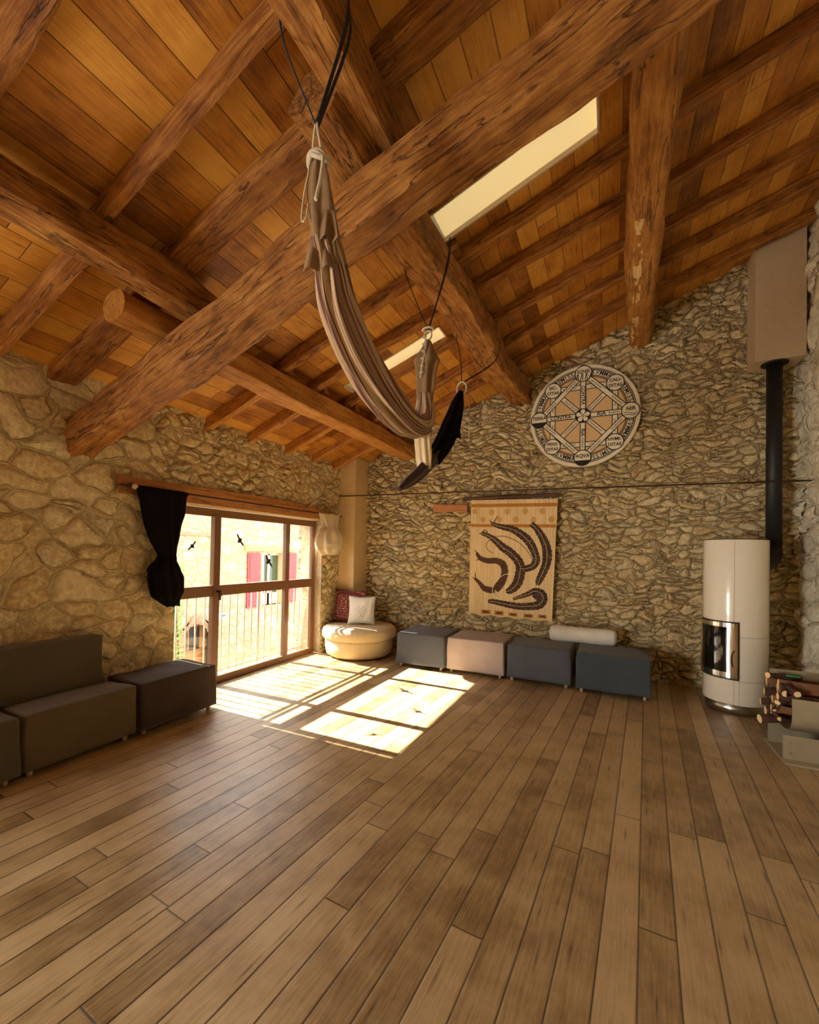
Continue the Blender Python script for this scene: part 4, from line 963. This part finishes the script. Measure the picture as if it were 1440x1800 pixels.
for x in (.05, .32):
    for z in (.07, .15): bm = bmesh.new(); cyl(bm, (x, -.25, z), (x, -.256, z), .006, n=10); obj('rivet', bm, M['chrome'], Lr)
def log(x0, y, z, L, r, yaw, pitch, split, label, seed):
    d = Vector((math.cos(yaw) * math.cos(pitch), math.sin(yaw) * math.cos(pitch), math.sin(pitch))); a = Vector((-math.sin(yaw), math.cos(yaw), 0)); c = d.cross(a); n = 18
    bm = bmesh.new(); rings = []
    for i in range(9):
        f = i / 8; ring = []
        for j in range(n):
            t = 2 * PI * j / n; rr = r * (1 + .14 * noise.noise(Vector((math.cos(t) * 1.5 + seed, math.sin(t) * 1.5, f * 3)))); px, py = math.cos(t) * rr, math.sin(t) * rr
            if split: px = max(px, -r * .15)
            bend = .04 * math.sin(f * PI) * (seed % 3 - 1)
            ring.append(bm.verts.new(Vector((x0, y, z)) + d * L * f + a * (px + bend) + c * py))
        rings.append(ring)
    for i in range(8):
        for j in range(n):
            f = bm.faces.new((rings[i][j], rings[i][(j + 1) % n], rings[i + 1][(j + 1) % n], rings[i + 1][j])); f.smooth = True
            if split and (4.6 < j + .5 < 13.4): f.material_index = 2
    bm.faces.new(rings[0][::-1]).material_index = 1; bm.faces.new(rings[-1]).material_index = 1
    o = obj('firewood_log', bm, None, mats=[M['bark'], M['logwood'], M['logred']]); tag(o, label, 'firewood', 'split and round logs in the steel rack')
random.seed(5)
spec = [(5.26, -1.80, .262, .62, .035, .25, .10, 0, 'long dark branch log jutting furthest out of the rack, low down'),
 (5.38, -1.66, .255, .55, .04, 0, 0, 1, 'split log at the bottom of the rack, under the long branch'),
 (5.36, -1.57, .27, .55, .038, .02, 0, 0, 'round log at the bottom back of the rack'),
 (5.36, -1.72, .34, .55, .035, -.04, .02, 1, 'split log showing an orange cut face, above the long branch'),
 (5.32, -1.59, .355, .58, .032, -.10, .02, 0, 'thin round log jutting toward the stove in mid stack'),
 (5.37, -1.84, .375, .50, .03, 0, 0, 1, 'split log pressed against the steel front of the rack'),
 (5.36, -1.75, .425, .55, .035, .0, .03, 1, 'pale split log with its cut end upright, below the top layer'),
 (5.35, -1.57, .44, .55, .036, -.1, 0, 0, 'dark round log at the back of the upper stack'),
 (5.37, -1.83, .475, .50, .028, .05, 0, 0, 'thin dark log resting by the rim of the rack'),
 (5.42, -1.66, .50, .52, .045, -.06, .0, 1, 'broad red-brown split log near the top of the stack'),
 (5.38, -1.53, .52, .55, .035, 0, 0, 1, 'split log leaning on the back sheet of the rack'),
 (5.40, -1.75, .555, .55, .045, -.04, .0, 1, 'largest red-brown split log on top of the stack'),
 (5.36, -1.62, .595, .30, .025, .5, -.1, 0, 'short white-ended stick across the top of the stack'),
 (5.37, -1.90, .31, .16, .022, 1.25, .5, 1, 'pale splinter standing up by the steel front of the rack'),
 (5.35, -1.86, .36, .16, .02, 1.2, .7, 1, 'pale split sliver tilted in the middle of the stack'),
 (5.40, -1.91, .52, .20, .026, 1.4, .2, 1, 'stubby pale-ended log lying crosswise near the top'),
 (5.47, -1.92, .53, .18, .024, 1.5, .25, 0, 'small round pale-ended log by the top rim of the rack'),
 (5.36, -1.86, .43, .15, .02, 1.0, .3, 0, 'small dark round stick end poking out in mid stack')]
for i, s in enumerate(spec): log(*s[:8], s[8], i + 1)
bm = bmesh.new(); box(bm, 5.47, 5.56, -1.70, -1.67, .618, .628, .002)
tag(obj('tape_strip', bm, M['green_tape']), 'small bright green strip lying on top of the firewood', 'tape')
# ================================================================== HAMMOCKS
H1 = thing('aerial_hammock', 'striped cloth yoga hammock hanging in a deep curve between two purlins', 'hammock', (0, 0, 0))
xa = 2.90
bm = bmesh.new(); cb = bmesh.new()
def strap(bm, pts, w_=.02, th=.003): tube(bm, pts, w_ / 2, 8, per=3, flat=(1, th / w_ * 2), up=(0, 1, 0))
s1 = bmesh.new(); strap(s1, [(xa, -4.83, 3.50), (3.055, -4.84, 3.85), (3.05, -4.84, 4.0), (2.93, -4.84, 4.03), (2.82, -4.84, 4.0)]); obj('strap', s1, M['strap'], H1)
s1 = bmesh.new(); strap(s1, [(xa, -4.83, 3.50), (2.815, -4.95, 3.78), (2.81, -4.98, 3.95)], .016); obj('strap', s1, M['strap_blue'], H1)
s1 = bmesh.new(); strap(s1, [(xa, -4.82, 3.50), (3.04, -4.80, 3.83), (3.045, -4.80, 3.98)], .018); obj('strap', s1, M['strap'], H1)
kn = bmesh.new()
tube(kn, [(xa, -4.83, 3.53), (xa + .012, -4.83, 3.46), (xa + .02, -4.82, 3.40), (xa, -4.81, 3.36), (xa - .02, -4.82, 3.40), (xa - .01, -4.83, 3.47), (xa, -4.83, 3.52)], .006)
for k in range(3): a = k * 1.1; tube(kn, [(xa + .045 * math.cos(t + a), -4.81 + .035 * math.sin(t + a), 3.355 + .016 * math.sin(2 * t + k)) for t in [2 * PI * i / 9 for i in range(10)]], .011)
tube(kn, [(xa + .03, -4.83, 3.35), (xa + .05, -4.84, 3.32), (xa + .045, -4.85, 3.22), (xa + .03, -4.86, 3.13)], .008)
tube(kn, [(xa - .03, -4.83, 3.33), (xa - .06, -4.83, 3.20), (xa - .07, -4.83, 3.10), (xa - .05, -4.83, 3.09), (xa - .04, -4.82, 3.17)], .004)
obj('rope_knot', kn, M['rope'], H1)
cloth_sweep('gathered_hood', [(xa, -4.81, 3.345), (xa, -4.80, 3.27), (xa, -4.78, 3.16), (xa, -4.755, 3.06), (xa, -4.73, 3.0), (xa, -4.705, 2.935)], [.03, .05, .06, .06, .07, .075], [.025, .04, .05, .05, .055, .06], M['fab_beige'], H1, 5, .18, 2, per=6)
fl2 = bmesh.new()
def flap(bm, c, sx, sz, rotz, seed):
    n = 12; V = [[bm.verts.new(Matrix.Rotation(rotz, 3, 'Z') @ Vector(((i / n - .5) * sx * (.5 + .5 * j / n), .02 * math.sin(i * .9 + seed) * j / n, -sz * j / n)) + Vector(c)) for j in range(n + 1)] for i in range(n + 1)]
    for i in range(n):
        for j in range(n): bm.faces.new((V[i][j], V[i + 1][j], V[i + 1][j + 1], V[i][j + 1])).smooth = True
flap(fl2, (xa + .06, -4.80, 3.12), .10, .13, .6, 1); flap(fl2, (xa - .01, -4.79, 3.02), .15, .14, .3, 2); flap(fl2, (xa - .03, -4.72, 2.98), .12, .13, -.4, 3)
obj('loose_fold', fl2, M['fab_beige'], H1)
xb = 2.88
body = [(xa, -4.76, 3.05), (xa, -4.70, 2.95), (xb, -4.61, 2.82), (xb, -4.47, 2.685), (xb, -4.25, 2.565), (xb, -3.98, 2.482), (xb, -3.75, 2.465), (xb, -3.57, 2.52), (xb, -3.515, 2.63), (xb, -3.515, 2.75)]
cloth_sweep('hammock_cloth', body, [.05, .065, .078, .088, .094, .098, .095, .08, .065, .05], [.065, .085, .10, .105, .10, .09, .08, .07, .06, .05], M['striped'], H1, 9, .13, 1, per=12, n=96)
cloth_sweep('gathered_end', [(xb, -3.515, 2.70), (xb, -3.515, 2.82), (xb, -3.51, 2.93), (xb, -3.50, 3.0), (xb, -3.49, 3.08), (xb, -3.485, 3.16)], [.05, .062, .07, .085, .05, .02], [.04, .05, .055, .07, .04, .02], M['fab_beige'], H1, 5, .2, 7, per=6)
cloth_sweep('hanging_end', [(xb, -3.54, 2.62), (xb, -3.545, 2.52), (xb, -3.54, 2.42), (xb, -3.52, 2.30), (xb, -3.50, 2.21)], [.04, .05, .055, .055, .045], [.03, .035, .04, .045, .03], M['fab_tail'], H1, 8, .16, 4, per=6)
kn = bmesh.new(); tube(kn, [(xb + .03 * math.cos(t), -3.48, 3.20 + .035 * math.sin(t)) for t in [2 * PI * i / 10 for i in range(11)]], .006)
tube(kn, [(xb, -3.52, 3.18), (xb + .01, -3.55, 3.05), (xb, -3.58, 2.93), (xb - .01, -3.58, 2.85)], .006)
for k in range(6): z = 3.16 - k * .055; tube(kn, [(xb + .012 * math.cos(t), -3.54 - k * .008 + .012 * math.sin(t), z) for t in [2 * PI * i / 6 for i in range(7)]], .005, 6)
tube(kn, [(xb + .04 * math.cos(t), -3.48 + .03 * math.sin(t), 3.245) for t in [2 * PI * i / 10 for i in range(11)]], .008)
obj('rope_knot', kn, M['rope'], H1)
s1 = bmesh.new(); strap(s1, [(xb, -3.48, 3.24), (3.02, -3.46, 3.70), (3.03, -3.46, 3.9)], .02); strap(s1, [(xb, -3.47, 3.24), (2.99, -3.43, 3.69), (3.03, -3.43, 3.9)], .014); obj('strap', s1, M['strap'], H1)
s1 = bmesh.new(); strap(s1, [(xb, -3.48, 3.24), (2.70, -3.46, 3.66), (2.63, -3.46, 3.9)], .02); obj('strap', s1, M['strap'], H1)
H2 = thing('aerial_hammock', 'black cloth hammock hanging slanted behind the striped one', 'hammock', (0, 0, 0))
xc = 2.88
cloth_sweep('hammock_cloth', [(xc, -2.70, 3.05), (xc, -2.78, 2.93), (xc, -2.93, 2.70), (xc, -3.15, 2.47), (xc, -3.33, 2.32)], [.02, .045, .065, .06, .05], [.03, .05, .07, .065, .055], M['fab_black'], H2, 6, .2, 3, per=8)
cloth_sweep('hammock_end', [(xc, -3.28, 2.36), (xc, -3.45, 2.25), (xc, -3.62, 2.15), (xc, -3.78, 2.07), (xc, -3.90, 2.005)], [.04, .035, .035, .03, .012], [.05, .05, .045, .035, .012], fabric_mat('aubergine_cloth', (.045, .014, .018)), H2, 5, .12, 5, per=8)
fl2 = bmesh.new(); flap(fl2, (xc + .05, -2.95, 2.74), .10, .17, .8, 4); flap(fl2, (xc + .03, -3.06, 2.62), .09, .13, .2, 6); obj('loose_fold', fl2, M['fab_black'], H2)
kn = bmesh.new(); tube(kn, [(xc + .045 * math.cos(t), -2.69, 3.095 + .055 * math.sin(t)) for t in [2 * PI * i / 10 for i in range(11)]], .008)
tube(kn, [(xc + .03, -2.66, 3.06), (xc + .06, -2.64, 2.95), (xc + .06, -2.64, 2.62)], .004); obj('rope_ring', kn, M['rope'], H2)
s1 = bmesh.new(); strap(s1, [(xc, -2.69, 3.14), (2.99, -2.15, 3.50), (3.03, -1.95, 3.70), (3.04, -1.90, 3.92)], .018); strap(s1, [(xc, -2.69, 3.14), (2.78, -2.45, 3.5), (2.66, -2.30, 3.86)], .016); obj('strap', s1, M['strap'], H2)
s1 = bmesh.new(); tube(s1, [(xc, -3.89, 2.01), (2.4, -2.6, 2.5), (1.3, -.62, 3.21)], .003, 6); obj('cord', s1, M['rope'], H2)
# ================================================================== OUTSIDE
X = -8.0
bm = bmesh.new(); box(bm, -30, T - .05, -22, 30, -3.3, -3.2); tag(obj('ground', bm, M['ground']), kind='structure')
Hs = thing('stone_house', 'sunlit stone house across the street, seen through the window', 'house', (X, 4.0, -3.2))
def hy(y): return y - 4.0
def hz(z): return z + 3.2
AY, AR, AZ = 3.24, 0.47, -1.33
bm = bmesh.new()
hole = lambda y, z: (5.99 < y < 7.27 and -0.55 < z < 1.5) or (AY - AR < y < AY + AR and z < AZ + math.sqrt(max(0, AR * AR - (y - AY) ** 2)))
ys = sorted(set(rng(-14, 2.6, .8) + rng(2.6, 3.9, .05) + rng(3.9, 5.95, .5) + [5.99, 7.27] + rng(7.3, 22, .8))); zs = sorted(set(rng(-3.2, -.85, .05) + [-.55, 1.5] + rng(-.85, 5.0, .7)))
V = [[bm.verts.new((0, hy(y), hz(z))) for z in zs] for y in ys]
for i in range(len(ys) - 1):
    for j in range(len(zs) - 1):
        if hole((ys[i] + ys[i + 1]) / 2, (zs[j] + zs[j + 1]) / 2): continue
        bm.faces.new((V[i][j], V[i + 1][j], V[i + 1][j + 1], V[i][j + 1]))
box(bm, -6, -.6, hy(-14), hy(22), 0, hz(4.6)); obj('wall', bm, M['stone_out'], Hs)
bm = bmesh.new(); box(bm, -6.2, .35, hy(-14), hy(22), hz(4.9), hz(5.05)); obj('roof', bm, M['tile_roof'], Hs)
bm = bmesh.new()
for i in range(27):
    a = PI * i / 26; c = Vector((AY - AR * 0 + math.cos(a) * (AR + .16), AZ + math.sin(a) * (AR + .16)))
    b2 = bmesh.new(); box(b2, -.02, .045, -.03, .03, -.15, .15, .004); merge(bm, b2, 0, Matrix.Translation((0, hy(c.x), hz(c.y))) @ Matrix.Rotation(-(a - PI / 2), 4, 'X'))
for sgn in (-1, 1):
    for k in range(13): z = AZ - .1 - k * .14; box(bm, -.02, .04, hy(AY + sgn * (AR + .13)) - .14, hy(AY + sgn * (AR + .13)) + .14, hz(z) - .06, hz(z) + .06, .004)
obj('brick_arch', bm, M['brick'], Hs)
bm = bmesh.new(); box(bm, -.45, -.40, hy(AY - .6), hy(AY + .6), 0, hz(-.8)); dd_ = obj('arched_door', bm, M['lintel'], Hs)
bm = bmesh.new(); box(bm, -.40, -.385, hy(AY - .42), hy(AY - .02), hz(-1.75), hz(-1.0)); box(bm, -.40, -.385, hy(AY + .04), hy(AY + .42), hz(-1.75), hz(-1.0)); obj('door_pane', bm, M['black_metal'], dd_)
for y0, y1 in ((5.28, 5.90), (7.36, 7.97)):
    bm = bmesh.new(); box(bm, .02, .06, hy(y0), hy(y1), hz(-.55), hz(1.5), .004)
    for z0, z1 in ((-.48, .42), (.52, 1.43)): box(bm, .06, .075, hy(y0 + .09), hy(y1 - .09), hz(z0), hz(z1), .012)
    obj('shutter', bm, M['red_paint'], Hs)
bm = bmesh.new(); box(bm, -.25, .03, hy(5.99), hy(6.10), hz(-.55), hz(1.5)); box(bm, -.25, .03, hy(7.17), hy(7.27), hz(-.55), hz(1.5)); box(bm, -.25, -.2, hy(5.99), hy(7.27), hz(1.4), hz(1.5)); box(bm, -.25, -.2, hy(6.55), hy(6.66), hz(-.55), hz(1.45)); box(bm, -.25, -.2, hy(6.1), hy(7.2), hz(-.55), hz(-.1))
wf = obj('window_surround', bm, M['curtain_pole'], Hs)
bm = bmesh.new(); box(bm, -.30, -.26, hy(5.99), hy(7.27), hz(-.5), hz(1.5)); obj('dark_pane', bm, plain('reflecting_pane', (.05, .07, .035), .1), wf)
bm = bmesh.new(); box(bm, -.02, .05, hy(5.15), hy(8.1), hz(1.55), hz(1.75), .02); obj('timber_lintel', bm, M['lintel'], Hs)
bm = bmesh.new(); box(bm, -.02, .06, hy(-8), hy(3.85), hz(2.02), hz(2.13), .02); obj('string_course', bm, M['brick'], Hs)
bm = bmesh.new(); box(bm, 0, .02, hy(4.10), hy(4.40), hz(-.80), hz(-.60), .004); pq = obj('house_number', bm, M['ledge'], Hs)
oo = text('144', 0, 0, .15, 0, 0, 'ink', pq, 'numerals', base=Matrix.Translation((.022, hy(4.25), hz(-.70))) @ Matrix.Rotation(PI / 2, 4, 'Z'), bold=.004)
Vn = thing('climbing_plant', 'green climbing plant on the stone house across the street', 'plant', (X + .1, 2.45, -3.2))
bm = bmesh.new(); tube(bm, [(0, 0, 0), (.02, .08, 1.5), (0, -.02, 3.0), (.02, .05, 4.1)], .02, 6); obj('stem', bm, M['bark'], Vn)
bm = bmesh.new(); random.seed(3)
for i in range(520):
    z = random.uniform(1.0, 4.3); y = random.gauss(0, .11); x = random.uniform(0, .12); a = random.uniform(0, 2 * PI); s = random.uniform(.035, .06)
    d = Vector((random.uniform(-.5, .5), math.cos(a), math.sin(a))).normalized(); nn = d.cross(Vector((1, .2, .1))).normalized(); p = Vector((x, y, z))
    bm.faces.new([bm.verts.new(q) for q in (p, p + d * s + nn * s * .4, p + d * s * 2, p + d * s - nn * s * .4)])
obj('foliage', bm, M['green'], Vn)
